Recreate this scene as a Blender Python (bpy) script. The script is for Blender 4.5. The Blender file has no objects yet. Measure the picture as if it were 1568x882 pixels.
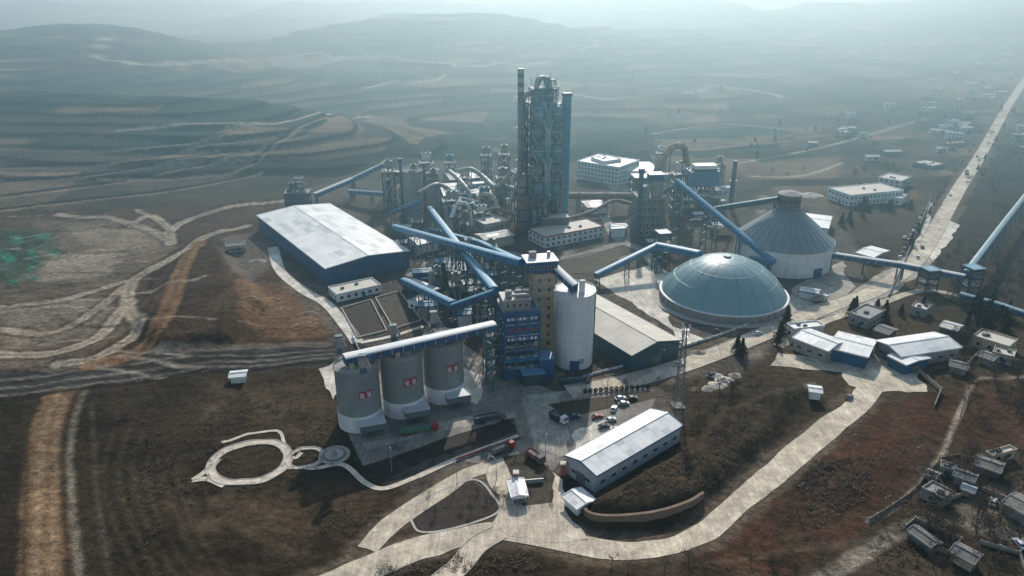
import bpy, math, random, numpy as np
from mathutils import Vector
random.seed(7); rng=np.random.default_rng(7)
D2R=math.radians
scene=bpy.context.scene
# ------------------------------------------------------------------ survey
HC=150.0; PIT=D2R(22.4); FP=1120.0
CP,SP=math.cos(PIT),math.sin(PIT)
def ray(u,v):
    c=441-v
    return (u-784, FP*CP+c*SP, -FP*SP+c*CP)
def P(u,v,z=0.0):
    """site survey: aerial-photo point -> metres on the level z"""
    x,y,d=ray(u,v); t=(HC-z)/(-d)
    return (x*t,y*t,z)
def ZT(y,v):
    _,b,d=ray(784,v); return HC+y*d/b
# ------------------------------------------------------------------ noise
def _h(xi,yi,s):
    n=(xi.astype(np.int64)*374761393+yi.astype(np.int64)*668265263+s*974634777)&0xffffffff
    n=((n^(n>>13))*1274126177)&0xffffffff
    return ((n^(n>>16))&0xffff)/65535.0
def vn(x,y,s=0):
    xi=np.floor(x);yi=np.floor(y);fx=x-xi;fy=y-yi
    fx=fx*fx*(3-2*fx);fy=fy*fy*(3-2*fy)
    a=_h(xi,yi,s);b=_h(xi+1,yi,s);c=_h(xi,yi+1,s);d=_h(xi+1,yi+1,s)
    return (a*(1-fx)+b*fx)*(1-fy)+(c*(1-fx)+d*fx)*fy
def fbm(x,y,s=0,o=4):
    r=0;a=.5;t=0
    for i in range(o):
        r=r+a*vn(x,y,s+i*17);t+=a;a*=.5;x=x*2.03+5.1;y=y*2.03+1.7
    return r/t
def ss(a,b,x):
    t=np.clip((x-a)/(b-a),0,1);return t*t*(3-2*t)
def sdpoly(X,Y,poly):
    n=len(poly);d=np.full(X.shape,1e18);ins=np.zeros(X.shape,bool)
    for i in range(n):
        x0,y0=poly[i][:2];x1,y1=poly[(i+1)%n][:2]
        ex,ey=x1-x0,y1-y0;wx,wy=X-x0,Y-y0
        t=np.clip((wx*ex+wy*ey)/(ex*ex+ey*ey+1e-9),0,1)
        d=np.minimum(d,(wx-ex*t)**2+(wy-ey*t)**2)
        c=((y0>Y)!=(y1>Y))
        if abs(y1-y0)>1e-9: ins^=c&(X<(x1-x0)*(Y-y0)/(y1-y0)+x0)
    d=np.sqrt(d);return np.where(ins,-d,d)
def sdline(X,Y,pts):
    d=np.full(X.shape,1e18)
    for a,b in zip(pts[:-1],pts[1:]):
        ex,ey=b[0]-a[0],b[1]-a[1];wx,wy=X-a[0],Y-a[1]
        t=np.clip((wx*ex+wy*ey)/(ex*ex+ey*ey+1e-9),0,1)
        d=np.minimum(d,(wx-ex*t)**2+(wy-ey*t)**2)
    return np.sqrt(d)
# ------------------------------------------------------------------ terrain height
PLANT=[P(*q) for q in [(500,560),(520,720),(640,800),(860,830),(900,790),(1060,690),(1010,600),(1180,585),(1340,640),(1480,600),(1568,450),(1568,150),(1500,200),(1300,240),(1100,240),(870,225),(600,245),(440,270),(400,330),(330,400),(470,520)]]
BANK=[P(*q) for q in [(893,778),(900,796),(935,802),(1000,796),(1050,781),(1080,762),(1170,690),(1240,600),(1190,600),(1100,640),(1060,685),(960,740)]]
BERM=[P(*q) for q in [(330,385),(345,400),(400,470),(350,520),(250,535),(215,500),(262,430),(285,395)]]
def terr(z,step,m):
    t=z/step;f=np.floor(t);r=t-f
    return (1-m)*z+m*(f+ss(.62,1.0,r)*.85+r*.15)*step
def hgt(X,Y):
    X=np.asarray(X,float);Y=np.asarray(Y,float)
    w=(fbm(X/260,Y/260,3,3)-.5)
    z=86*np.exp(-((X+760+120*w)/400)**2-((Y-1100+200*w)/300)**2)
    z=z+36*np.exp(-((X+350)/260)**2-((Y-760-150*w)/100)**2)
    z=z-16*np.exp(-((X-60)/420)**2-((Y-900)/190)**2)
    z=z+84*np.exp(-((X+120)/380)**2-((Y-1650+400*w)/240)**2)
    z=z+70*np.exp(-((X-420)/260)**2-((Y-2300+500*w)/260)**2)
    z=z+60*np.exp(-((X-1100)/500)**2-((Y-2100+400*w)/400)**2)
    r=1-np.abs(2*fbm(X/1000,Y/650,11,5)-1)
    z=z+ss(900,2600,Y)*(r**1.8)*(100+30*ss(2500,6000,Y)) + ss(600,1400,Y)*(fbm(X/300,Y/240,5,4)-.45)*60*(1-.7*ss(200,500,X)*(1-ss(1200,2200,Y)))
    z=z+ss(2600,7000,Y)*40
    z=z*ss(500,660,Y+.15*np.abs(X+100)*(X<-100)) 
    m=ss(520,640,Y)*(1-ss(2600,3800,Y))*(.35+.65*ss(.3,.6,fbm(X/240,Y/240,91,3)))
    z=terr(z,6.0+3*ss(900,1500,Y),m)
    near=(1-ss(480,620,Y))
    rel=(fbm(X/22,Y/22,21,4)-.5)*3.2+(fbm(X/5,Y/5,22,2)-.5)*.65
    pl=ss(2,14,sdpoly(X,Y,PLANT))
    z=z+rel*pl*near
    z=z+near*4.2*ss(3,-5,sdpoly(X,Y,BANK))*(.75+.5*fbm(X/9,Y/9,31,3))
    z=z+near*5.0*ss(7,-3,sdpoly(X,Y,BERM))
    return z
def G(u,v):
    x,y,d=ray(u,v)
    D=np.concatenate([np.linspace(100,1200,500),np.geomspace(1203,9000,400)])
    k=D/y; zz=HC+d*k; hh=hgt(x*k,D)
    i=np.argmax(zz<hh) if (zz<hh).any() else len(D)-1
    if i>0:
        a=zz[i-1]-hh[i-1];b=hh[i]-zz[i];f=a/(a+b+1e-9);Dd=D[i-1]+(D[i]-D[i-1])*f
    else: Dd=D[0]
    return (x*Dd/y,Dd,float(hgt(np.array([x*Dd/y]),np.array([Dd]))[0]))
def hz(x,y): return float(hgt(np.array([x]),np.array([y]))[0])
# ------------------------------------------------------------------ materials
MATS={}
def noisemul(nt,geo,prev,sc,vr,dt=6,stretch=None):
    N=nt.nodes;L=nt.links;n=N.new('ShaderNodeTexNoise');n.inputs['Scale'].default_value=sc;n.inputs['Detail'].default_value=dt;n.inputs['Roughness'].default_value=.68
    if stretch:
        mp=N.new('ShaderNodeMapping');mp.inputs['Scale'].default_value=stretch;L.new(geo.outputs['Position'],mp.inputs['Vector']);L.new(mp.outputs[0],n.inputs['Vector'])
    else: L.new(geo.outputs['Position'],n.inputs['Vector'])
    mr=N.new('ShaderNodeMapRange');mr.inputs[1].default_value=.32;mr.inputs[2].default_value=.68;mr.inputs[3].default_value=1-vr;mr.inputs[4].default_value=1+vr
    L.new(n.outputs['Fac'],mr.inputs[0]);h_=N.new('ShaderNodeHueSaturation')
    if isinstance(prev,tuple): h_.inputs['Color'].default_value=(*prev,1)
    else: L.new(prev,h_.inputs['Color'])
    L.new(mr.outputs[0],h_.inputs['Value']);return h_.outputs[0],n
def gmat(name,col,vars=((.03,.28),(.16,.34),(1.1,.24)),bump=.15):
    m=bpy.data.materials.new(name);m.use_nodes=True;nt=m.node_tree;b=nt.nodes['Principled BSDF'];geo=nt.nodes.new('ShaderNodeNewGeometry');prev=col
    for sc,vr in vars: prev,n=noisemul(nt,geo,prev,sc,vr)
    prev,_=noisemul(nt,geo,prev,1.0,.18,3,(.9,.09,1))
    nt.links.new(prev,b.inputs['Base Color']);b.inputs['Roughness'].default_value=.85;b.inputs['Specular IOR Level'].default_value=.3
    bp=nt.nodes.new('ShaderNodeBump');bp.inputs['Distance'].default_value=bump;nt.links.new(n.outputs['Fac'],bp.inputs['Height']);nt.links.new(bp.outputs[0],b.inputs['Normal'])
    MATS[name]=m;return m
def mat(name,col,rough=.75,var=.2,scale=.25,dust=.25,streak=0.0,metal=0.0,bump=0.0):
    if name in MATS:return MATS[name]
    m=bpy.data.materials.new(name);m.use_nodes=True;nt=m.node_tree;N=nt.nodes;L=nt.links
    b=N['Principled BSDF'];geo=N.new('ShaderNodeNewGeometry')
    out,n1=noisemul(nt,geo,col,scale,var)
    if streak>0:
        mp=N.new('ShaderNodeMapping');mp.inputs['Scale'].default_value=(1.3,1.3,.06)
        L.new(geo.outputs['Position'],mp.inputs['Vector'])
        n2=N.new('ShaderNodeTexNoise');n2.inputs['Scale'].default_value=1.0;n2.inputs['Detail'].default_value=4
        L.new(mp.outputs[0],n2.inputs['Vector'])
        m2=N.new('ShaderNodeMapRange');m2.inputs[1].default_value=.5;m2.inputs[2].default_value=.75;m2.inputs[3].default_value=0;m2.inputs[4].default_value=streak
        L.new(n2.outputs['Fac'],m2.inputs[0])
        mx=N.new('ShaderNodeMix');mx.data_type='RGBA';L.new(m2.outputs[0],mx.inputs[0]);L.new(out,mx.inputs[6])
        mx.inputs[7].default_value=(.13,.11,.09,1);out=mx.outputs[2]
    if dust>0:
        sp=N.new('ShaderNodeSeparateXYZ');L.new(geo.outputs['Normal'],sp.inputs[0])
        n3=N.new('ShaderNodeTexNoise');n3.inputs['Scale'].default_value=.6;n3.inputs['Detail'].default_value=5
        L.new(geo.outputs['Position'],n3.inputs['Vector'])
        a=N.new('ShaderNodeMath');a.operation='MULTIPLY_ADD';L.new(sp.outputs['Z'],a.inputs[0]);a.inputs[1].default_value=.5;a.inputs[2].default_value=.3;a.use_clamp=True
        c=N.new('ShaderNodeMath');c.operation='MULTIPLY';L.new(a.outputs[0],c.inputs[0]);L.new(n3.outputs['Fac'],c.inputs[1])
        e=N.new('ShaderNodeMath');e.operation='MULTIPLY';L.new(c.outputs[0],e.inputs[0]);e.inputs[1].default_value=dust*1.6;e.use_clamp=True
        mx=N.new('ShaderNodeMix');mx.data_type='RGBA';L.new(e.outputs[0],mx.inputs[0]);L.new(out,mx.inputs[6])
        mx.inputs[7].default_value=(.31,.29,.26,1);out=mx.outputs[2]
    L.new(out,b.inputs['Base Color']);b.inputs['Roughness'].default_value=rough;b.inputs['Metallic'].default_value=metal
    if bump>0:
        bp=N.new('ShaderNodeBump');bp.inputs['Distance'].default_value=bump;L.new(n1.outputs['Fac'],bp.inputs['Height']);L.new(bp.outputs[0],b.inputs['Normal'])
    MATS[name]=m;return m
WHITE=mat('white_paint',(.66,.67,.66),.6,.14,.2,.2,.3)
ROOFW=mat('roof_sheet_a',(.72,.71,.67),.5,.12,.1,.14)
ROOFW2=mat('roof_sheet_b',(.64,.64,.61),.5,.13,.1,.16)
ROOFW3=mat('roof_sheet_c',(.50,.52,.51),.5,.14,.1,.2)
ROOFB=mat('roof_beige',(.54,.49,.40),.7,.14,.1,.3)
BLUE=mat('blue_sheet',(.010,.075,.165),.55,.3,.3,.08,.15)
BLUEL=mat('blue_roof_light',(.09,.26,.38),.5,.25,.3,.15)
BLUEP=mat('blue_gallery',(.018,.145,.27),.5,.25,.4,.12)
TEAL=mat('steel_teal',(.035,.105,.13),.6,.3,.4,.12)
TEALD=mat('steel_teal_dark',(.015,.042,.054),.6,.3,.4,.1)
TEALL=mat('steel_teal_light',(.08,.21,.25),.5,.3,.4,.12,.25)
CONC=mat('concrete',(.27,.26,.24),.85,.22,.25,.2,.5)
CONCD=mat('concrete_dark',(.10,.11,.11),.85,.3,.3,.25,.5)
BEIGE=mat('beige_render',(.42,.35,.245),.8,.15,.3,.2,.4)
SILOG=mat('silo_grey',(.19,.21,.205),.8,.18,.2,.12,.4)
DUCT=mat('duct_metal',(.30,.32,.31),.5,.3,.4,.22,.35,.2)
DUCTB=mat('duct_rust',(.18,.11,.075),.7,.3,.4,.25)
DOMEM=mat('dome_sheet',(.17,.285,.30),.38,.14,.15,.12,.15)
CONEM=mat('cone_roof',(.16,.205,.21),.5,.18,.15,.15)
GLASS=mat('window_glass',(.03,.04,.05),.15,.2,.5,.05)
RED=mat('red_paint',(.28,.02,.02),.6,.15,.5,.1)
GREEN=mat('green_paint',(.04,.16,.08),.6,.15,.5,.1)
BLACK=mat('black_rubber',(.02,.02,.02),.8,.2,1,.2)
CREAM=mat('cream_trim',(.5,.46,.38),.7,.1,.5,.1)
BRICK=mat('red_trim',(.28,.08,.05),.8,.15,.5,.1)
ROADM=gmat('concrete_road',(.48,.41,.305))
APRON=gmat('concrete_apron',(.19,.172,.145))
APRONL=gmat('concrete_apron_light',(.56,.51,.42))  # pale concrete; doubles as painted sunlight on the loading yard patches
PATCH=gmat('concrete_patch',(.30,.27,.22))
PAVE=mat('garden_paving',(.52,.45,.35),.9,.25,.5,0)
KERB=mat('kerb_stone',(.38,.35,.30),.85,.2,.5,0)
LAWN=gmat('winter_lawn',(.046,.036,.02),((.05,.3),(.3,.45),(1.5,.3)),.4)
SOILD=gmat('dark_soil',(.028,.019,.012),((.05,.3),(.3,.45),(1.5,.3)),.4)
LEAF=mat('conifer_foliage',(.022,.03,.018),.9,.45,1.5,0)
TWIG=mat('dry_twigs',(.075,.05,.028),.9,.45,1.0,0)
BARK=mat('bark',(.07,.055,.04),.9,.3,2,0)
STONE=mat('retaining_stone',(.17,.12,.08),.9,.35,.8,0,.5)
LINE=mat('road_marking',(.7,.7,.66),.8,.15,1,0)
SPOIL=gmat('spoil_heap',(.22,.19,.15),((.1,.3),(.5,.35)),.4)
ROOFM=[ROOFW,ROOFW2,ROOFW3]
# ------------------------------------------------------------------ mesh builder
class MB:
    def __init__(s): s.v=[];s.f=[];s.sm=[]
    def add(s,vs,fs,sm=False):
        o=len(s.v);s.v+=[tuple(map(float,q)) for q in vs];s.f+=[tuple(i+o for i in f) for f in fs];s.sm+=[sm]*len(fs)
    def prism(s,poly,z0,z1):
        n=len(poly);vs=[(p[0],p[1],z0) for p in poly]+[(p[0],p[1],z1) for p in poly]
        s.add(vs,[tuple(range(n-1,-1,-1)),tuple(range(n,2*n))]+[(i,(i+1)%n,n+(i+1)%n,n+i) for i in range(n)])
    def box(s,x,y,z,w,d,h,rot=0):
        c,n=math.cos(rot),math.sin(rot)
        q=[(x+a*w/2*c-b*d/2*n,y+a*w/2*n+b*d/2*c) for a,b in((-1,-1),(1,-1),(1,1),(-1,1))]
        s.prism(q,z,z+h)
    def beam(s,a,b,w,h=None):
        h=h or w;a=Vector(a);b=Vector(b);d=(b-a)
        if d.length<1e-6:return
        d.normalize();up=Vector((0,0,1)) if abs(d.z)<.95 else Vector((0,1,0))
        sx=d.cross(up).normalized()*w/2;sz=sx.cross(d).normalized()*h/2
        vs=[p+i*sx+j*sz for p in(a,b) for i,j in((-1,-1),(1,-1),(1,1),(-1,1))]
        s.add(vs,[(3,2,1,0),(4,5,6,7),(0,1,5,4),(1,2,6,5),(2,3,7,6),(3,0,4,7)])
    def cyl(s,x,y,z0,z1,r0,r1=None,n=28,cap=True):
        r1=r0 if r1 is None else r1
        cs=[(math.cos(2*math.pi*i/n),math.sin(2*math.pi*i/n)) for i in range(n)]
        A=[(x+r0*c,y+r0*t,z0) for c,t in cs];B=[(x+r1*c,y+r1*t,z1) for c,t in cs]
        s.add(A+B,[(i,(i+1)%n,n+(i+1)%n,n+i) for i in range(n)],True)
        if cap: s.add(B,[tuple(range(n))]); s.add(A,[tuple(range(n-1,-1,-1))])
    def tube(s,pts,r,n=12,cap=True):
        pts=[Vector(p) for p in pts];rings=[];prev=None
        for i,p in enumerate(pts):
            d=(pts[min(i+1,len(pts)-1)]-pts[max(i-1,0)]).normalized()
            up=Vector((0,0,1)) if abs(d.z)<.9 else Vector((0,1,0))
            if prev is not None: a=(prev-d*prev.dot(d)).normalized()
            else: a=d.cross(up).normalized()
            prev=a;b=d.cross(a)
            rings.append([p+r*(math.cos(2*math.pi*k/n)*a+math.sin(2*math.pi*k/n)*b) for k in range(n)])
        vs=[q for R in rings for q in R];fs=[]
        for i in range(len(pts)-1):
            for k in range(n): fs.append((i*n+k,i*n+(k+1)%n,(i+1)*n+(k+1)%n,(i+1)*n+k))
        s.add(vs,fs,True)
        if cap: s.add(rings[0],[tuple(range(n))]);s.add(rings[-1],[tuple(range(n))])
    def dome(s,x,y,z,r,h,n=64,m=14):
        R=(r*r+h*h)/(2*h);a0=math.asin(min(1,r/R));vs=[];fs=[]
        for j in range(m):
            a=a0*(1-j/m);rr=R*math.sin(a);zz=z+R*math.cos(a)-(R-h)
            vs+=[(x+rr*math.cos(2*math.pi*i/n),y+rr*math.sin(2*math.pi*i/n),zz) for i in range(n)]
        vs.append((x,y,z+h))
        for j in range(m-1):
            for i in range(n): fs.append((j*n+i,j*n+(i+1)%n,(j+1)*n+(i+1)%n,(j+1)*n+i))
        for i in range(n): fs.append(((m-1)*n+i,(m-1)*n+(i+1)%n,m*n))
        s.add(vs,fs,True)
    def mesh(s,name,m,off=(0,0,0)):
        me=bpy.data.meshes.new(name)
        v=np.array(s.v)-np.array(off)
        me.from_pydata(v.tolist(),[],s.f);me.polygons.foreach_set('use_smooth',s.sm);me.materials.append(m);me.update();return me
class S:
    """one real object: an empty with named parts"""
    def __init__(s,name): s.name=name;s.parts={}
    def p(s,part,m):
        k=(part,m.name)
        if k not in s.parts: s.parts[k]=(MB(),m)
        return s.parts[k][0]
    def done(s):
        ps=[(k,a) for k,a in s.parts.items() if a[0].v]
        allv=np.concatenate([np.array(a[0].v) for _,a in ps])
        lo,hi=allv.min(0),allv.max(0);off=((lo[0]+hi[0])/2,(lo[1]+hi[1])/2,lo[2])
        if len(ps)==1:
            (k,(mb,m))=ps[0];o=bpy.data.objects.new(s.name,mb.mesh(s.name,m,off));o.location=off;scene.collection.objects.link(o);return o
        e=bpy.data.objects.new(s.name,None);e.location=off;e.empty_display_size=1;scene.collection.objects.link(e)
        for (pn,_),(mb,m) in ps:
            o=bpy.data.objects.new(pn,mb.mesh(pn,m,off));scene.collection.objects.link(o);o.parent=e
        return e
def loc(cx,cy,rot):
    c,n=math.cos(rot),math.sin(rot)
    return lambda a,b:(cx+a*c-b*n,cy+a*n+b*c)
def rect(a,b,c):
    a,b,c=(np.array(q[:2]) for q in(a,b,c));e=b-a;w=np.linalg.norm(e);e/=w;n=np.array([-e[1],e[0]])
    d=abs((c-b)@n);ctr=(a+b)/2+n*d/2
    return ctr[0],ctr[1],w,d,math.atan2(e[1],e[0])
def windows(st,cx,cy,w,d,rot,z0,z1,fl,sides='fblr',ww=1.6,wh=1.5,gap=3.4,gm=None):
    f=loc(cx,cy,rot);fh=(z1-z0)/fl
    for sd in sides:
        ln=w if sd in'fb' else d;n=max(1,int((ln-1)/gap))
        for k in range(n):
            t=(k+.5)/n*(ln-1)-(ln-1)/2
            for j in range(fl):
                z=z0+j*fh+fh*.35
                a,b=(t,-d/2) if sd=='f' else (t,d/2) if sd=='b' else (-w/2,t) if sd=='l' else (w/2,t)
                x,y=f(a,b);r=rot+(0 if sd in'fb' else math.pi/2)
                st.p('window_frame',CREAM).box(x,y,z-.12,ww+.3,.14,wh+.24,r)
                st.p('window',gm or GLASS).box(x,y,z,ww,.22,wh,r)
def flat_building(name,a,b,c,h,fl=1,wall=WHITE,roof=CONC,trim=None,z=0,win=True,ww=1.6,gap=3.4,parapet=.7):
    cx,cy,w,d,rot=rect(a,b,c);st=S(name)
    st.p('walls',wall).box(cx,cy,z-1,w,d,h+1,rot)
    f=loc(cx,cy,rot);t=trim or wall
    for (lx,ly,bw,bd) in((0,-d/2,w+.5,.3),(0,d/2,w+.5,.3),(-w/2,0,.3,d-.3),(w/2,0,.3,d-.3)):
        x,y=f(lx,ly);st.p('parapet',t).box(x,y,z+h-.25,bw,bd,parapet+.25,rot)
    st.p('roof',roof).box(cx,cy,z+h,w-.4,d-.4,.12,rot)
    if win: windows(st,cx,cy,w,d,rot,z,z+h-.3,fl,ww=ww,gap=gap)
    x,y=f(w*.1,-d/2);st.p('door',BLUE).box(x,y,z,1.6,.3,2.3,rot)
    for _ in range(2):
        x,y=f(random.uniform(-.3,.3)*w,random.uniform(-.25,.25)*d);st.p('roof_unit',CONCD).box(x,y,z+h+.12,1.6,1.2,1.0,rot)
    return st.done(),(cx,cy,w,d,rot)
def gable(name,a,b,c,h,rise=2,axis='x',wall=BLUE,roofs=ROOFM,nx=8,ny=4,trim=BLUE,z=0,wallband=None,win=0,over=.6,door=True):
    cx,cy,w,d,rot=rect(a,b,c);st=S(name)
    if axis=='y': cx,cy,w,d,rot=cx,cy,d,w,rot+math.pi/2
    f=loc(cx,cy,rot)
    st.p('walls',wall).box(cx,cy,z-1,w,d,h+1,rot)
    for s_ in(-1,1):
        q=[f(s_*w/2,-d/2),f(s_*w/2,d/2),f(s_*w/2,0)]
        st.p('gable_wall',wall).add([(*q[0],z+h),(*q[1],z+h),(*q[2],z+h+rise)],[(0,1,2)])
    hw,hd=w/2+over,d/2+over
    for sd in(-1,1):
        for i in range(nx):
            for j in range(ny):
                x0=-hw+2*hw*i/nx;x1=-hw+2*hw*(i+1)/nx-.06;t0=j/ny;t1=(j+1)/ny
                m=random.choices(roofs,[5,3,1][:len(roofs)])[0]
                def zz(t): return z+h+.12+rise*(1-t)
                vs=[(*f(x0,sd*hd*t0),zz(t0)),(*f(x1,sd*hd*t0),zz(t0)),(*f(x1,sd*hd*t1),zz(t1)),(*f(x0,sd*hd*t1),zz(t1))]
                if sd<0: vs=vs[::-1]
                vs2=[(a_,b_,c_-.1) for a_,b_,c_ in vs]
                st.p('roof_panel_'+m.name[-1],m).add(vs+vs2,[(3,2,1,0),(4,5,6,7),(0,1,5,4),(1,2,6,5),(2,3,7,6),(3,0,4,7)])
        st.p('eave_trim',trim).beam((*f(-hw,sd*hd),z+h-.12),(*f(hw,sd*hd),z+h-.12),.25,.6)
        for e in(-1,1): st.p('verge_trim',trim).beam((*f(e*(hw+.05),sd*hd),z+h+.06),(*f(e*(hw+.05),0),z+h+.06+rise),.2,.5)
    st.p('ridge_cap',roofs[-1]).beam((*f(-hw,0),z+h+rise+.18),(*f(hw,0),z+h+rise+.18),.7,.16)
    if wallband: st.p('wall_base',wallband).box(cx,cy,z,w+.12,d+.12,h*.28,rot)
    if win: windows(st,cx,cy,w,d,rot,z,z+h,win,ww=2.2,wh=1.1,gap=5)
    if door:
        for e in(-1,1):
            x,y=f(e*w/2,0);st.p('door',CONCD).box(x,y,z,4,.3,min(4,h*.6),rot+math.pi/2)
    return st.done(),(cx,cy,w,d,rot)
def frame(st,cx,cy,w,d,rot,z0,z1,nf,nx,ny,m,fm=None,cw=.7,brace=True,rails=True):
    f=loc(cx,cy,rot);mb=st.p('steel_frame',m);fm=fm or m
    X=[-w/2+w*i/nx for i in range(nx+1)];Y=[-d/2+d*i/ny for i in range(ny+1)]
    Z=[z0+(z1-z0)*i/nf for i in range(nf+1)]
    for i,x in enumerate(X):
        for j,y in enumerate(Y):
            if i in(0,nx) or j in(0,ny): px,py=f(x,y);mb.box(px,py,z0,cw,cw,z1-z0,rot)
    for z in Z[1:]:
        st.p('floor_slab',fm).box(cx,cy,z-.25,w,d,.22,rot)
        for y in(-d/2,d/2): mb.beam((*f(-w/2,y),z-.5),(*f(w/2,y),z-.5),cw*.7,cw)
        for x in(-w/2,w/2): mb.beam((*f(x,-d/2),z-.5),(*f(x,d/2),z-.5),cw*.7,cw)
        if rails:
            for k in(.6,1.15):
                for y in(-d/2,d/2): st.p('handrail',DUCT).beam((*f(-w/2,y),z+k),(*f(w/2,y),z+k),.12)
                for x in(-w/2,w/2): st.p('handrail',DUCT).beam((*f(x,-d/2),z+k),(*f(x,d/2),z+k),.12)
    if brace:
        for k in range(nf):
            for i in range(nx):
                for y in(-d/2,d/2):
                    if random.random()<.6:
                        a,b=(X[i],X[i+1]) if (i+k)%2 else(X[i+1],X[i]);mb.beam((*f(a,y),Z[k]),(*f(b,y),Z[k+1]-.5),cw*.45)
            for j in range(ny):
                for x in(-w/2,w/2):
                    if random.random()<.6:
                        a,b=(Y[j],Y[j+1]) if (j+k)%2 else(Y[j+1],Y[j]);mb.beam((*f(x,a),Z[k]),(*f(x,b),Z[k+1]-.5),cw*.45)
def gallery(name,pts,w=3.4,h=2.8,wall=BLUEP,roof=BLUEL,sup=16,gz=None,name_leg='trestle_leg'):
    st=S(name)
    for a,b in zip(pts[:-1],pts[1:]):
        A=Vector(a);B=Vector(b);dv=(B-A);L=dv.length;dn=dv.normalized();sd=dn.cross(Vector((0,0,1))).normalized()
        st.p('gallery_wall',wall).beam(A,B,w,h*.8)
        up=sd.cross(dn).normalized()
        n=6;vs=[];
        for p in(A,B):
            for k in range(n+1):
                t=math.pi*k/n;vs.append(p+sd*math.cos(t)*(w/2+.15)+up*(h*.4+math.sin(t)*h*.25))
        st.p('gallery_roof',roof).add(vs,[(k,k+1,n+2+k,n+1+k) for k in range(n)]+[tuple(range(n+1)),tuple(range(n+1,2*n+2))],False)
        st.p('bottom_truss',CONCD).beam(A-up*(h*.4+.3),B-up*(h*.4+.3),w*.8,.4)
        k=int(L/4)
        for i in range(1,k):
            q=A+dv*i/k
            for s_ in(-1,1): st.p('gallery_rib',roof).beam(q+sd*s_*(w/2+.04)-up*h*.4,q+sd*s_*(w/2+.04)+up*h*.4,.14)
            if i%2: st.p('window',GLASS).beam(q+sd*(w/2+.05)+up*.3-dn*.7,q+sd*(w/2+.05)+up*.3+dn*.7,.1,.7);st.p('window',GLASS).beam(q-sd*(w/2+.05)+up*.3-dn*.7,q-sd*(w/2+.05)+up*.3+dn*.7,.1,.7)
        ns=max(1,int(L/sup))
        for i in range(ns+1):
            q=A+dv*min(.96,max(.04,i/ns));g=0 if gz is None else gz
            if gz is None and q.y>500: g=hz(q.x,q.y)
            if q.z-g<4:continue
            base=q-Vector((0,0,h*.4+.4))
            l=[base+sd*s_*w*.42 for s_ in(-1,1)];spread=min(2.5,(q.z-g)*.06)
            bt=[Vector((l[j].x,l[j].y,g))+sd*(-1,1)[j]*spread for j in(0,1)]
            for j in(0,1): st.p(name_leg,TEAL).beam(l[j],bt[j],.5)
            nb=max(1,int((q.z-g)/5))
            for r in range(nb):
                t0,t1=r/nb,(r+1)/nb
                p0=l[0].lerp(bt[0],t0);p1=l[1].lerp(bt[1],t1);p2=l[1].lerp(bt[1],t0);p3=l[0].lerp(bt[0],t1)
                st.p(name_leg,TEAL).beam(p0,p1,.22);st.p(name_leg,TEAL).beam(p2,p3,.22);st.p(name_leg,TEAL).beam(p3,p1,.25)
    return st.done()
def ringrail(st,x,y,z,r,n=24):
    pts=[(x+r*math.cos(2*math.pi*i/n),y+r*math.sin(2*math.pi*i/n)) for i in range(n)]
    for i in range(n):
        a,b=pts[i],pts[(i+1)%n]
        for k in(.55,1.1): st.p('handrail',DUCT).beam((*a,z+k),(*b,z+k),.09)
        st.p('handrail',DUCT).beam((*a,z),(*a,z+1.1),.09)
def bagfilter(st,cx,cy,z,w,d,h,rot,m=DUCT,legs=True):
    f=loc(cx,cy,rot);st.p('filter_box',m).box(cx,cy,z+h*.35,w,d,h*.65,rot)
    st.p('filter_rim',TEAL).box(cx,cy,z+h,w+.5,d+.5,.3,rot)
    n=max(1,int(w/3))
    for i in range(n):
        x,y=f(-w/2+w*(i+.5)/n,0)
        st.p('hopper',m).cyl(x,y,z+.08*h,z+h*.35,.3,min(w/n,d)*.62,n=4)
        for s_ in(-.25,.25):
            x2,y2=f(-w/2+w*(i+.5)/n,s_*d);st.p('valve_box',TEAL).box(x2,y2,z+h+.3,w/n*.5,.8,.8,rot)
    for a in(-1,1):
        for b in(-1,1):
            x,y=f(a*w/2,b*d/2);st.p('filter_leg',TEAL).box(x,y,z if legs else z,.35,.35,h*.4,rot)
    for k in range(3):
        zz=z+h*(.45+.18*k);st.p('stiffener',TEAL).box(cx,cy,zz,w+.15,d+.15,.15,rot)
def cyclone(st,x,y,z,r,h,m=TEAL):
    st.p('cyclone',m).cyl(x,y,z+h*.45,z+h*.85,r,n=20);st.p('cyclone',m).cyl(x,y,z,z+h*.45,r*.25,r,n=20)
    st.p('cyclone',m).dome(x,y,z+h*.85,r,r*.5,20,5);st.p('cyclone_band',DUCT).cyl(x,y,z+h*.62,z+h*.66,r+.12,n=20)
def bend(pts,n=6,rad=.35):
    pts=[Vector(p) for p in pts];out=[pts[0]]
    for i in range(1,len(pts)-1):
        a=pts[i].lerp(pts[i-1],rad);c=pts[i].lerp(pts[i+1],rad)
        for k in range(n+1):
            t=k/n;out.append((1-t)**2*a+2*t*(1-t)*pts[i]+t*t*c)
    out.append(pts[-1]);return out
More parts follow.
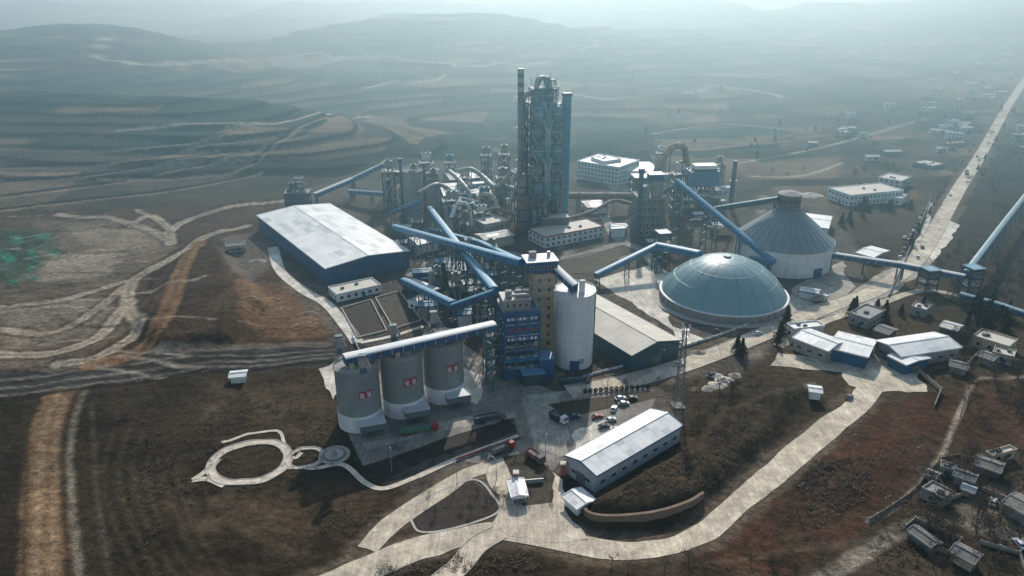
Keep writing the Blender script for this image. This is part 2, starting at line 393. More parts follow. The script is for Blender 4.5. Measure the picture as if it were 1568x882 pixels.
# ================================================================== TERRAIN
xs=np.concatenate([-np.geomspace(400,7000,110)[::-1][:-1],np.arange(-400,401,1.0),np.geomspace(400,7000,110)[1:]])
ys=[60.0]
while ys[-1]<9000: ys.append(ys[-1]+max(.8,.0052*ys[-1]))
ys=np.concatenate([[-400,-200,-80,0,30],ys])
XX,YY=np.meshgrid(xs,ys);NX,NY=len(xs),len(ys)
X=XX.ravel();Y=YY.ravel();Z=hgt(X,Y)
def C(*c): return np.array(c,float)
f1=fbm(X/60,Y/60,41,4);f2=fbm(X/14,Y/14,42,4)
col=np.outer(1-ss(.35,.65,f1),C(.05,.036,.022))+np.outer(ss(.35,.65,f1),C(.08,.057,.035))
wx=X+60*(fbm(X/120,Y/120,51,2)-.5);wy=Y+40*(fbm(X/120,Y/120,52,2)-.5)
tl=np.floor(Z/7.0);cid=_h(np.floor(wx/90+tl*.37),tl+np.floor(wy/120),61)
fieldc=np.where(cid[:,None]<.35,C(.030,.040,.028),np.where(cid[:,None]<.65,C(.065,.053,.038),np.where(cid[:,None]<.87,C(.16,.115,.075),C(.015,.02,.017))))
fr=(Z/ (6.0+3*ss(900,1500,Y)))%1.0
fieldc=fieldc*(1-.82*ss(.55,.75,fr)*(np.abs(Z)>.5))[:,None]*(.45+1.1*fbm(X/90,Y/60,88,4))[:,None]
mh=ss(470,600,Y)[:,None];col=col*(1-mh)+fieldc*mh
jit=(fbm(X/6,Y/6,71,3)-.5)
K_=.78
def _put(s,m,c):
    global col
    col[s]=col[s]*(1-m)+C(*c)*K_*(.7+.6*f2[s])[:,None]*m
def zone(px,c,soft=3,a=1,nz=8,hill=False):
    pts=[(G if hill else P)(*q)[:2] for q in px];pa=np.array(pts);mg=soft+nz+2
    s=np.where((X>pa[:,0].min()-mg)&(X<pa[:,0].max()+mg)&(Y>pa[:,1].min()-mg)&(Y<pa[:,1].max()+mg))[0]
    if len(s)==0:return
    d=sdpoly(X[s],Y[s],pts)+jit[s]*nz
    _put(s,(a*ss(soft,-soft,d))[:,None],c)
def track(px,w,c,a=1,soft=.8,nz=1.5,hill=False,smooth=True):
    pts=[(G if hill else P)(*q)[:2] for q in px]
    if smooth and len(pts)>2: pts=crm(pts)
    pa=np.array(pts);mg=w+soft+nz+2
    s=np.where((X>pa[:,0].min()-mg)&(X<pa[:,0].max()+mg)&(Y>pa[:,1].min()-mg)&(Y<pa[:,1].max()+mg))[0]
    if len(s)==0:return
    d=sdline(X[s],Y[s],pts)-w/2+jit[s]*nz
    _put(s,(a*ss(soft,-soft,d))[:,None],c)
def crm(pts,k=5):
    p=[np.array(q,float) for q in pts];p=[2*p[0]-p[1]]+p+[2*p[-1]-p[-2]];o=[]
    for i in range(1,len(p)-2):
        for j in range(k):
            t=j/k;o.append(.5*((2*p[i])+(-p[i-1]+p[i+1])*t+(2*p[i-1]-5*p[i]+4*p[i+1]-p[i+2])*t*t+(-p[i-1]+3*p[i]-3*p[i+1]+p[i+2])*t**3))
    o.append(p[-2]);return [tuple(q) for q in o]
PALE=(.46,.38,.28);DUSTY=(.17,.145,.115);BROWN=(.095,.058,.034);ORANGE=(.25,.14,.07);DARK=(.03,.021,.013);REDB=(.09,.043,.024)
zone([(-60,325),(200,322),(420,305),(440,330),(400,370),(480,520),(420,535),(250,540),(0,590),(-100,600)],BROWN,5,.95)
zone([(40,335),(230,338),(275,372),(215,440),(205,500),(120,560),(-60,575),(-60,450),(60,410)],(.17,.13,.09),5,.9,14)
zone([(60,400),(190,385),(170,420),(60,430)],(.36,.30,.225),3,.75,12)
zone([(-20,470),(120,455),(190,470),(150,510),(20,530)],(.26,.21,.155),3,.75,12)
zone([(100,345),(230,345),(262,365),(220,385),(120,372)],(.31,.25,.18),3,.7,10)
zone([(-30,345),(60,350),(95,375),(60,415),(20,440),(-40,430)],(.03,.085,.055),3,.6,16)
for k in range(30):
    u,v=random.uniform(-15,80),random.uniform(348,430);zone([(u,v),(u+14,v-3),(u+18,v+5),(u+4,v+8)],random.choice([(.03,.22,.12),(.04,.15,.09),(.02,.05,.035),(.16,.14,.11)]),1.2,.85,5)
zone([(290,375),(320,372),(340,400),(352,455),(300,500),(250,500),(270,430)],(.06,.034,.02),3,.9,4)
zone([(365,440),(450,430),(500,470),(510,515),(430,520),(370,500)],(.21,.12,.062),3,.8,8)
zone([(340,365),(415,350),(430,385),(380,440),(350,420)],(.17,.14,.11),3,.8,6)
zone([(212,465),(262,405),(300,375),(275,380),(235,405)],(.045,.026,.016),2,.95,3)
zone([(250,480),(350,500),(340,530),(220,545)],(.06,.037,.023),3,.85,5)
zone([(430,385),(500,470),(545,525),(520,530),(440,440)],DUSTY,4,.7)
zone([(425,310),(480,285),(600,250),(780,245),(960,235),(1110,250),(1180,290),(1270,320),(1330,400),(1330,440),(1250,490),(1150,560),(1010,590),(1050,630),(920,770),(870,780),(800,840),(640,800),(560,715),(525,665),(500,560),(540,525),(470,440)],(.13,.115,.095),4,.9,5)
zone([(960,240),(1130,250),(1240,320),(1130,330),(990,300)],(.07,.055,.038),8,.6,14)
for k in range(100):
    u,v=random.uniform(560,1280),random.uniform(260,600);r_=random.uniform(8,26)
    zone([(u,v),(u+r_,v-r_*.2),(u+r_*1.2,v+r_*.3),(u+r_*.3,v+r_*.5)],random.choice([(.06,.05,.04),(.36,.32,.25),(.19,.17,.14),(.04,.034,.026)]),2,.7,6)
# lower-left
zone([(-50,605),(200,580),(520,560),(560,715),(640,800),(480,900),(-50,900)],(.045,.032,.018),5,.9,6)
zone([(300,580),(500,570),(540,690),(380,650)],(.082,.058,.034),5,.7,10)
zone([(330,770),(560,730),(640,760),(560,830),(400,830)],(.08,.054,.031),5,.8,10)
zone([(340,760),(420,770),(440,820),(380,825),(330,790)],(.11,.076,.045),4,.7,8)
zone([(-50,610),(35,600),(38,900),(-50,900)],(.03,.022,.013),1.5,.9,1)
for k in range(30):
    u,v=random.uniform(150,560),random.uniform(590,870);r_=random.uniform(20,60)
    zone([(u,v),(u+r_,v-8),(u+r_*1.1,v+8),(u+r_*.2,v+12)],random.choice([(.02,.014,.009),(.12,.085,.05),(.06,.043,.026)]),3,.65,9)
track([(95,605),(76,660),(72,760),(68,905)],13.5,(.22,.135,.07),.95,1,1.5)
track([(88,605),(66,660),(60,760),(54,905)],2.4,(.34,.23,.14),.8,.8,1);track([(102,605),(86,660),(84,760),(82,905)],2.4,(.30,.20,.12),.8,.8,1)
track([(45,605),(42,660),(40,760),(36,905)],1,(.03,.022,.015),.9,.6,.5)
track([(130,600),(106,680),(122,900)],2.2,(.27,.225,.165),.85)
track([(118,600),(97,680),(106,900)],2.0,(.025,.018,.012),.8)
track([(140,620),(150,760),(170,900)],1.2,(.15,.12,.09),.6)
for k in range(12):
    o=k*9+random.uniform(-3,3);track([(175+o,620+o),(150+o*1.2,720),(165+o*1.3,800),(200+o*1.5,880)],random.uniform(.7,1.5),(.10,.07,.042) if k%2 else(.018,.013,.008),random.uniform(.3,.6),.6,1.2)
for rr in(10,13,16):
    x0,y0,_=P(205,622);pts=[(x0+rr*math.cos(t),y0+rr*math.sin(t)) for t in np.linspace(0,5.6,22)]
    s=np.where((abs(X-x0)<25)&(abs(Y-y0)<25))[0];d=sdline(X[s],Y[s],pts)-.6+jit[s]*.8;_put(s,(.5*ss(.7,-.7,d))[:,None],(.02,.015,.01))
# haul road
track([(-40,592),(150,570),(300,552),(420,545),(520,540)],24,(.06,.056,.05),.97,1.5,2)
track([(-40,560),(120,552),(260,538),(400,528),(500,528)],5,(.20,.16,.12),.85,1,2)
track([(-40,615),(150,592),(300,572),(420,560),(515,552)],3,(.02,.016,.012),.85,1,2)
for k,dv in enumerate((-12,-6,-1,6,12,17)):
    track([(-40,592+dv),(150,570+dv),(300,552+dv*.8),(420,545+dv*.6),(520,538+dv*.5)],1.3,(.24,.21,.17) if k%2 else(.022,.019,.016),.85,.7,1)
T=[([(432,308),(350,318),(295,333),(262,352),(262,372)],7),([(90,328),(170,335),(225,350),(262,368)],6.5),
([(378,346),(315,362),(285,385),(240,408),(205,430),(195,470),(215,505),(150,548),(90,556)],6.5),
([(305,372),(280,425),(262,480),(240,520),(195,548),(140,560)],9),([(-20,545),(80,540),(150,515),(200,460)],6),
([(-20,472),(90,462),(190,432)],5),([(200,345),(230,330),(262,350)],5),([(-30,500),(70,510),(140,480),(190,440)],4.5),([(262,352),(240,335),(210,322)],4)]
for p_,w_ in T:
    track(p_,w_+5,(.05,.032,.02),.6,1.5,3)
for p_,w_ in T:
    track(p_,w_,PALE if w_!=9 else ORANGE,.95,.8,1.2)
    for o_ in(-1.6,1.6): track([(a+o_,b+o_*.4) for a,b in p_],.9,(.20,.155,.11) if w_!=9 else(.13,.07,.035),.7,.5,.4)
for k in range(44):
    u,v=random.uniform(-10,210),random.uniform(335,565);a=random.uniform(-.35,.35)
    q=[(u,v)]
    for _ in range(4): u+=random.uniform(15,40);v+=a*12+random.uniform(-3,3);q.append((u,v))
    track(q,random.uniform(.8,2.6),random.choice([(.42,.36,.27),(.045,.03,.02),(.26,.205,.145)]),.6,.7,1.2)
for k in range(26):
    u,v=random.uniform(360,480),random.uniform(435,515)
    track([(u,v),(u+18,v-6),(u+38,v-2)],.8,(.36,.25,.16) if k%2 else(.08,.045,.026),.8,.5,.5)
for q in ([(0,300),(120,285),(250,262),(400,225),(470,205)],[(0,255),(150,252),(290,225),(420,208)],[(60,228),(200,225),(340,205)],[(150,272),(300,268),(400,240),(560,182)],[(0,320),(120,306),(260,290),(400,262)],[(0,278),(130,268),(260,245),(380,228)]):
    track(q,7,(.012,.012,.012),.95,2,2,True);track([(a,b+3.5) for a,b in q],3.5,(.28,.215,.145),.85,1.2,1.5,True)
for q in ([(165,55),(150,75),(155,92),(250,98),(370,92)],[(560,135),(590,128),(640,125),(680,115)],[(905,60),(915,68),(890,78)],[(1150,270),(1220,270),(1300,245),(1380,210)],[(430,88),(560,86),(700,100),(840,95)],[(180,200),(420,190),(540,182),(565,178)],[(1130,250),(1260,225),(1420,180)],[(860,140),(960,150),(1080,135),(1200,150)],[(1000,205),(1100,190),(1230,200)]):
    track(q,8 if q[0][1]<150 else 4,(.50,.42,.31),.95,2,2,True)
# right side fields
zone([(1290,230),(1460,190),(1420,300),(1340,380),(1280,330)],(.08,.06,.038),6,.7,12)
zone([(1440,345),(1530,200),(1620,140),(1620,500),(1500,480)],(.045,.035,.024),5,.8,10)
for k in range(40):
    u,v=random.uniform(880,1540),random.uniform(120,300)
    g=[(u,v),(u+random.uniform(30,80),v-random.uniform(2,9)),(u+random.uniform(40,90),v+random.uniform(3,9)),(u+random.uniform(0,20),v+random.uniform(6,14))]
    zone(g,random.choice([(.16,.115,.07),(.03,.032,.02),(.22,.13,.07),(.07,.055,.035)]),3,.75,4,True)
zone([(1190,610),(1260,590),(1150,720),(1080,790),(900,805),(880,780),(1000,720)],(.06,.043,.025),4,.9,6)
zone([(1330,630),(1430,600),(1480,600),(1440,690),(1330,810),(1200,880),(1050,870),(1180,760)],REDB,3,.95,4)
zone([(1240,700),(1345,700),(1330,770),(1230,830),(1160,830)],(.024,.017,.01),3,.9,6)
zone([(1470,590),(1600,570),(1600,690),(1450,690)],(.085,.046,.026),3,.9,4)
zone([(1350,790),(1420,700),(1600,690),(1600,900),(1300,900)],(.065,.047,.031),3,.8,6)
zone([(1440,770),(1568,740),(1580,830),(1500,830)],(.20,.165,.125),3,.8,6)
zone([(1420,430),(1568,440),(1568,560),(1440,570)],(.052,.042,.028),4,.8,8)
for k in range(34):
    t=k/33;track([(1450-250*t,630+150*t*0.9),(1345-205*t,795+42*t)],.7,(.045,.024,.014) if k%2 else (.12,.065,.038),.6,.6,.6,smooth=False)
track([(1345,800),(1200,765)],1,(.12,.08,.05),.7,.6,.6)
track([(1600,572),(1540,578),(1495,582),(1475,620),(1455,665),(1440,700),(1385,765),(1330,800)],1.6,(.44,.36,.27),.95,.7,.8)
track([(1240,900),(1330,845),(1400,805),(1480,800),(1580,835)],5,(.32,.27,.2),.9,1,1.5)
track([(1100,900),(1060,870),(1180,850),(1330,830)],2,(.14,.10,.07),.7)
zone([(520,840),(700,830),(900,850),(1080,850),(1150,900),(480,900)],(.042,.028,.017),3,.8,6)
for q,w_ in (([(470,905),(560,868),(640,838),(700,822),(760,812),(850,826),(930,838),(1010,838),(1070,818),(1130,772),(1200,712),(1270,655),(1315,612),(1345,575),(1360,540)],11),([(1640,30),(1568,125),(1500,235),(1425,365),(1340,445),(1215,492),(1060,555),(930,590)],15),([(560,840),(600,800),(660,760),(710,728)],9)):
    track(q,w_+3,(.17,.13,.09),.85,1.5,5)
for k in range(90):
    u,v=random.uniform(560,1568),random.uniform(560,880);
    zone([(u,v),(u+random.uniform(10,40),v-5),(u+random.uniform(10,40),v+random.uniform(8,20)),(u-5,v+12)],random.choice([DARK,(.085,.055,.034),(.11,.08,.047)]),3,.5,9)
me=bpy.data.meshes.new('ground')
co=np.stack([X,Y,Z],1).astype(np.float32)
idx=np.arange(NX*NY).reshape(NY,NX)
q=np.stack([idx[:-1,:-1],idx[:-1,1:],idx[1:,1:],idx[1:,:-1]],-1).reshape(-1,4)
me.vertices.add(len(co));me.vertices.foreach_set('co',co.ravel())
me.loops.add(q.size);me.loops.foreach_set('vertex_index',q.ravel().astype(np.int32))
me.polygons.add(len(q));me.polygons.foreach_set('loop_start',(np.arange(len(q))*4).astype(np.int32))
me.polygons.foreach_set('use_smooth',np.ones(len(q),bool));me.update()
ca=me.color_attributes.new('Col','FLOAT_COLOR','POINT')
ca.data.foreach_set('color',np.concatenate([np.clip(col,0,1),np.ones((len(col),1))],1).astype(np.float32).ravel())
gm=bpy.data.materials.new('ground_soil');gm.use_nodes=True;nt=gm.node_tree;N=nt.nodes;Lk=nt.links;b=N['Principled BSDF']
at=N.new('ShaderNodeAttribute');at.attribute_name='Col';geo=N.new('ShaderNodeNewGeometry')
prev=at.outputs['Color']
for sc,vr,dt in((.035,.32,6),(.35,.48,8),(2.2,.4,3)):
    prev,n=noisemul(nt,geo,prev,sc,vr,dt)
    if sc==.35: nb_=n
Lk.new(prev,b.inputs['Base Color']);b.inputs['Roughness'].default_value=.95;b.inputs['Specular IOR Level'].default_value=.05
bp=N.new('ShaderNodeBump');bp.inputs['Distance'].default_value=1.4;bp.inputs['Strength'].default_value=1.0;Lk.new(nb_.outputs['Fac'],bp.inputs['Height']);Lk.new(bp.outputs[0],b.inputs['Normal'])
me.materials.append(gm);go=bpy.data.objects.new('ground',me);scene.collection.objects.link(go)
# ================================================================== ROADS
def road(name,px,w,m=ROADM,off=.14,kerb=True,closed=False,world=False,lines=False,rag=.0):
    pts=px if world else [P(*q)[:2] for q in px]
    pts=crm(pts,8) if len(pts)>2 else pts
    o=[np.array(pts[0])]
    for a,b_ in zip(pts[:-1],pts[1:]):
        a=np.array(a);b_=np.array(b_);n=max(1,int(np.linalg.norm(b_-a)/1.6))
        for i in range(1,n+1): o.append(a+(b_-a)*i/n)
    o=np.array(o);tg=np.gradient(o,axis=0);tg/=np.linalg.norm(tg,axis=1)[:,None]+1e-9;nr=np.stack([-tg[:,1],tg[:,0]],1)
    K=7;V=[];ar=np.arange(len(o))
    for k in range(K):
        s_=(k/(K-1)-.5);ex=rag*(fbm(ar*.06,ar*0+k,9+k,3)-.5)*2.4*(1 if s_>0 else -1)*(abs(s_)>.4)
        V.append(o+nr*((w*s_+ex))[:,None])
    V=np.stack(V,1).reshape(-1,2);zz=hgt(V[:,0],V[:,1])
    mb=MB();mb.v=[(a,b_,c+off) for (a,b_),c in zip(V.tolist(),zz.tolist())]
    for i in range(len(o)-1):
        for k in range(K-1): mb.f.append((i*K+k,(i+1)*K+k,(i+1)*K+k+1,i*K+k+1));mb.sm.append(True)
    st=S(name);st.parts[('surface',m.name)]=(mb,m)
    if kerb:
        for k in(0,K-1):
            for i in range(0,len(o)-1,1):
                a=mb.v[i*K+k];b_=mb.v[(i+1)*K+k]
                st.p('kerb',KERB).beam((a[0],a[1],a[2]),(b_[0],b_[1],b_[2]),.3,.3)
    if lines:
        for i in range(0,len(o)-3,6):
            a=mb.v[i*K+3];b_=mb.v[(i+2)*K+3];st.p('lane_marking',LINE).beam((a[0],a[1],a[2]+.01),(b_[0],b_[1],b_[2]+.01),.25,.03)
    st.done();return o
def ragged(pts,amp,seed):
    out=[]
    for i,(a,b_) in enumerate(zip(pts,pts[1:]+pts[:1])):
        a=np.array(a[:2]);b_=np.array(b_[:2]);L=np.linalg.norm(b_-a);n=max(1,int(L/2.5));nn=np.array([-(b_-a)[1],(b_-a)[0]])/(L+1e-9)
        for k in range(n):
            t=k/n;q=a+(b_-a)*t;e=amp*2*(float(fbm(np.array([q[0]/7]),np.array([q[1]/7]),seed,3)[0])-.5)*math.sin(math.pi*t)
            out.append(tuple(q+nn*e))
    return out
def sheet(name,px,m,z=.05,world=False,amp=1.5):
    st=S(name);pts=px if world else [P(*q) for q in px]
    st.p('surface',m).prism(ragged(pts,amp,5),z-.3,z);return st.done()
road('main_road',[(1640,30),(1600,75),(1568,125),(1535,175),(1500,235),(1462,300),(1425,365),(1395,405),(1340,445),(1270,470),(1215,492),(1150,520),(1060,555),(985,578),(930,590),(870,600)],10,ROADM,lines=True)
sheet('road_forecourt',[(1440,330),(1470,345),(1430,400),(1400,400),(1400,370)],APRONL,.09,amp=2.5)
sheet('road_forecourt',[(1410,380),(1430,400),(1370,450),(1290,480),(1240,490),(1330,430)],PATCH,.10,amp=3)
road('access_road',[(470,905),(560,868),(640,838),(700,822),(760,812),(850,826),(930,838),(1010,838),(1070,818),(1130,772),(1200,712),(1270,655),(1315,612),(1345,575),(1360,540)],8.5,ROADM,kerb=False,rag=1.6)
road('access_road',[(560,840),(600,800),(660,760),(710,728),(745,715)],6.5,ROADM,.15,kerb=False,rag=1)
road('access_road',[(660,905),(700,870),(730,835),(765,815)],6.5,ROADM,.16,kerb=True,rag=.4)
sheet('gate_forecourt',[(742,712),(790,690),(862,735),(870,790),(900,826),(860,832),(780,822),(755,800),(765,775),(750,745)],ROADM,.18,amp=3)
sheet('loading_yard',[(520,600),(600,560),(700,530),(760,560),(850,600),(960,588),(1010,600),(1000,622),(930,680),(868,700),(830,735),(742,712),(700,706),(795,668),(788,638),(600,700),(556,714),(535,668)],APRON,.07)
sheet('loading_yard',[(800,610),(860,600),(850,640),(870,660),(868,700),(820,690),(810,650)],PATCH,.115,amp=4)
sheet('loading_yard',[(560,690),(700,655),(790,640),(788,632),(700,640),(556,680)],PATCH,.105,amp=3)
sheet('loading_yard',[(700,560),(740,575),(730,620),(700,600)],APRONL,.11,amp=3)  # sunlight falling between the silos, painted as a pale sheet
sheet('loading_yard',[(488,565),(512,555),(520,600),(510,612)],APRONL,.11,amp=2)  # pale sheet painting the sunlit ground left of the first silo
sheet('loading_yard',[(880,660),(920,640),(940,665),(880,690)],APRONL,.12,amp=4)  # sunlit pavement beside the steel shed, put in as pale colour
sheet('storage_yard',[(910,428),(1000,405),(1030,420),(1005,460),(1030,500),(1080,520),(1045,530),(1030,505)],APRONL,.075,amp=3)
sheet('storage_yard',[(1180,500),(1215,440),(1290,400),(1310,440),(1240,485)],PATCH,.08,amp=4)
sheet('east_yard',[(1180,560),(1290,570),(1300,590),(1340,600),(1420,600),(1400,560),(1330,540),(1290,555),(1190,540)],ROADM,.12,amp=3)
road('plant_road',[(418,378),(430,415),(465,445),(500,465),(530,500),(548,525)],6,APRONL,.1,rag=.5)
road('plant_road',[(640,470),(690,520),(720,545),(760,570)],6,PATCH,.09)
road('plant_road',[(925,330),(945,365),(985,385),(1010,420)],6,PATCH,.09)
road('plant_road',[(640,360),(760,385),(860,395),(960,370)],6,APRON,.10)
road('roadside_path',[(1395,405),(1420,340),(1425,310)],3,APRONL,.1,False)
road('side_road',[(1190,530),(1240,500),(1330,470),(1420,445),(1530,470)],5,ROADM,.12,kerb=False,rag=1)
sheet('lawn',[(563,713),(700,665),(778,642),(792,660),(650,705),(578,742)],SOILD,.12)
sheet('lawn',[(628,795),(640,770),(722,735),(755,760),(762,785),(700,808),(645,815)],SOILD,.14)
sheet('lawn',[(770,700),(820,690),(850,730),(845,770),(800,775),(785,740)],LAWN,.2)
sheet('lawn',[(850,400),(945,378),(958,388),(915,418),(860,420)],LAWN,.13)
sheet('lawn',[(840,620),(900,610),(1010,598),(1025,605),(935,625),(870,640)],LAWN,.13)
road('kerbed_island',[(628,795),(640,770),(722,735),(755,760),(762,785),(700,808),(645,815),(628,795)],.8,KERB,.2,False)
for poly,m_ in (([(523,472),(568,459),(592,506),(548,517)],SOILD),([(575,456),(612,446),(645,490),(603,504)],LAWN)):
    st=S('garden_plot');st.p('soil',m_).prism([P(*q) for q in poly],-.2,.2)
    for a,b_ in zip(poly,poly[1:]+poly[:1]): st.p('low_wall',KERB).beam(P(*a,.4),P(*b_,.4),.5,.8)
    st.done()
road('garden_path',[(552,525),(600,515),(648,500)],2.5,APRONL,.13,False)
def circle_path(name,u,v,r,w,m=PAVE):
    x,y,_=P(u,v);pts=[(x+r*math.cos(t),y+r*math.sin(t)) for t in np.linspace(0,2*math.pi,33)]
    return road(name,pts,w,m,.16,True,world=True,closed=True)
circle_path('garden_path',383,708,12.5,3.0);circle_path('garden_path',468,701,6.0,1.5);circle_path('garden_path',512,697,4.6,1.2,KERB)
x,y,_=P(512,697);st=S('fountain');z0=hz(x,y)
st.p('basin',CONCD).cyl(x,y,z0-.5,z0+.5,4.0);st.p('basin_rim',KERB).cyl(x,y,z0+.5,z0+.6,3.2);st.p('pedestal',CONC).cyl(x,y,z0+.6,z0+2.2,.9,.3,12);st.p('bowl',CONC).cyl(x,y,z0+2.2,z0+2.6,.4,1.5,16);st.done()
road('garden_path',[(296,736),(318,722),(336,705)],2.4,PAVE,.17,False)
road('garden_path',[(296,736),(322,738),(345,748)],2.4,PAVE,.18,False)
road('garden_path',[(340,680),(385,664),(425,660),(434,675),(436,690)],1.2,PAVE,.17,False)
road('garden_path',[(440,715),(480,718),(525,712),(560,740),(590,748),(640,730)],2.0,PAVE,.17,False)
road('garden_path',[(432,690),(450,700),(462,692)],1.6,PAVE,.19,False)
road('garden_path',[(640,730),(700,703),(795,668)],2.4,PAVE,.2,False)
# ================================================================== BUILDINGS
e=10
gable('warehouse',P(499,411,e),P(626,384,e),P(546,305,e),10,2.4,'y',BLUE,ROOFM,12,6,ROOFW,over=.5)
gable('storage_hall',P(968,544,8),P(1041,521,8),P(935,430,8),8,3.0,'y',mat('hall_wall',(.02,.065,.085),.6,.2,.3,.1),[ROOFB,mat('roof_beige2_b',(.50,.455,.375),.7,.1,.1,.3)],14,4,TEAL)
gable('steel_shed',P(913,727,7),P(1043,651,7),P(1002,625,7),7,1.8,'x',mat('shed_wall',(.34,.37,.39),.6,.15,.3,.2,.2),ROOFM,14,3,BLUE,win=1)
gable('guard_house',P(884,778,3),P(910,766,3),P(895,747,3),3,.8,'y',WHITE,ROOFM,4,2,WHITE)
gable('weighbridge_house',P(785,760,3),P(806,758,3),P(797,735,3),3,.6,'y',WHITE,ROOFM,5,2,ROOFW)
flat_building('office_building',P(834,364,7),P(925,347,7),P(911,333,7),7,2,WHITE,ROOFB,BRICK,gap=4)
flat_building('laboratory_building',P(516,452,4),P(583,437,4),P(574,425,4),4,1,WHITE,ROOFB,WHITE)
flat_building('dormitory_building',P(884,247,14),P(948,257,14),P(942,240,14),14,4,WHITE,ROOFW2,WHITE,z=0,gap=3)
flat_building('workshop_building',P(905,240,17),P(925,246,17),P(930,236,17),16,4,WHITE,ROOFW2,WHITE)
gable('workshop_shed',P(950,262,9),P(1004,262,9),P(990,248,9),9,2,'x',WHITE,ROOFM,5,2,WHITE,win=2)
gable('brick_warehouse',P(1216,517,6),P(1268,537,6),P(1283,520,6),6,1.5,'x',mat('weathered_wall',(.30,.28,.25),.8,.2,.4,.2,.5),ROOFM,7,3,WHITE,win=1)
flat_building('utility_building',P(1216,505,5.5),P(1262,500,5.5),P(1250,492,5.5),5.5,1,WHITE,ROOFW2)
gable('blue_shed',P(1271,532,6),P(1328,546,6),P(1322,517,6),6,1,'x',BLUE,ROOFM,6,3,ROOFW)
gable('maintenance_shed',P(1342,522,6),P(1380,545,6),P(1421,505,6),6,1.6,'y',CONC,ROOFM,6,3,WHITE,win=1)
gable('blue_shed',P(1362,545,5),P(1388,558,5),P(1405,540,5),5,.6,'x',BLUE,ROOFM,4,2,ROOFW)
flat_building('village_house',P(1490,515,5),P(1545,532,5),P(1555,520,5),5,1,BEIGE,ROOFB)
flat_building('village_house',P(1520,540,4),P(1552,548,4),P(1556,538,4),4,1,BEIGE,ROOFB)
flat_building('canteen_building',P(1268,288,8),P(1302,300,8),P(1330,275,8),8,2,WHITE,ROOFB,WHITE)
flat_building('canteen_building',P(1350,300,5),P(1380,305,5),P(1388,298,5),5,1,WHITE,ROOFB,WHITE)
flat_building('canteen_building',P(1345,272,6),P(1380,278,6),P(1388,270,6),6,2,WHITE,ROOFB,WHITE)
gable('garage',P(1312,387,4),P(1338,394,4),P(1361,384,4),4,.8,'x',CONC,ROOFM,4,2,WHITE)
gable('garage',P(1225,445,4),P(1252,450,4),P(1255,444,4),4,.8,'x',WHITE,[ROOFW3,ROOFW2],4,2,BLUE)
VH=(((1412,748),(1444,765),(1455,752),3.5),((1462,728),(1490,738),(1498,730),3.5),((1440,716),(1462,722),(1468,714),3),((1538,770),(1575,790),(1585,770),4),((1458,845),(1490,862),(1502,850),3),((1393,815),(1425,838),(1435,830),2.5),((1495,712),(1530,724),(1538,712),3),((1560,215),(1580,222),(1588,212),5),((1400,240),(1430,246),(1436,240),4),((1300,480),(1330,490),(1352,475),5),((1340,505),(1360,512),(1368,503),4),((1520,700),(1556,690),(1545,684),3),((1500,545),(1520,552),(1530,545),3),((1455,560),(1480,566),(1486,558),3),((1420,728),(1432,733),(1440,727),2.4),((1474,748),(1490,754),(1495,748),2.2),((1440,500),(1465,507),(1472,498),4),((1395,470),(1418,476),(1425,468),4))
TILE=mat('grey_tile_roof',(.14,.13,.115),.85,.35,.6,.2)
for (a,b_,c,h_) in VH:
    q=[P(*t,h_) for t in(a,b_,c)];zz_=hz(*q[0][:2])
    if random.random()<.5: gable('village_house',*q,h_,1,'x',random.choice([BEIGE,CONC,CONCD]),random.choice([[ROOFB,ROOFW3],[TILE,TILE]]),4,2,CONC,z=zz_)
    else: flat_building('village_house',*q,h_,1,random.choice([BEIGE,CONC]),random.choice([ROOFB,CONC]),z=zz_)
gable('storage_shed',P(352,575,3),P(374,573,3),P(372,565,3),3,.6,'x',WHITE,ROOFM,3,2,WHITE,z=hz(*P(364,573)[:2]))
gable('storage_shed',P(1240,606,2.5),P(1256,608,2.5),P(1258,600,2.5),2.5,.6,'x',WHITE,ROOFM,3,2,WHITE,z=2)
for k in range(95):
    if k<60: u=random.uniform(1420,1568);v=random.uniform(60,230)
    else: u=random.uniform(1240,1568);v=random.uniform(70,250)
    g=G(u,v)
    if sdline(np.array([g[0]]),np.array([g[1]]),[P(*q)[:2] for q in[(1640,30),(1568,125),(1500,235),(1425,365)]])[0]<18: continue
    w_=random.uniform(8,18);a=random.uniform(-.3,.3)
    f=loc(g[0],g[1],a);q=[(*f(-w_/2,-4),0),(*f(w_/2,-4),0),(*f(w_/2,4),0)]
    if random.random()<.6: gable('village_house',*q,4,1.3,'x',random.choice([WHITE,BEIGE,CONC]),[ROOFB,CONC],2,1,CONC,z=g[2],win=1,door=False)
    else: flat_building('village_house',*q,6,2,random.choice([WHITE,BEIGE]),ROOFB,z=g[2])
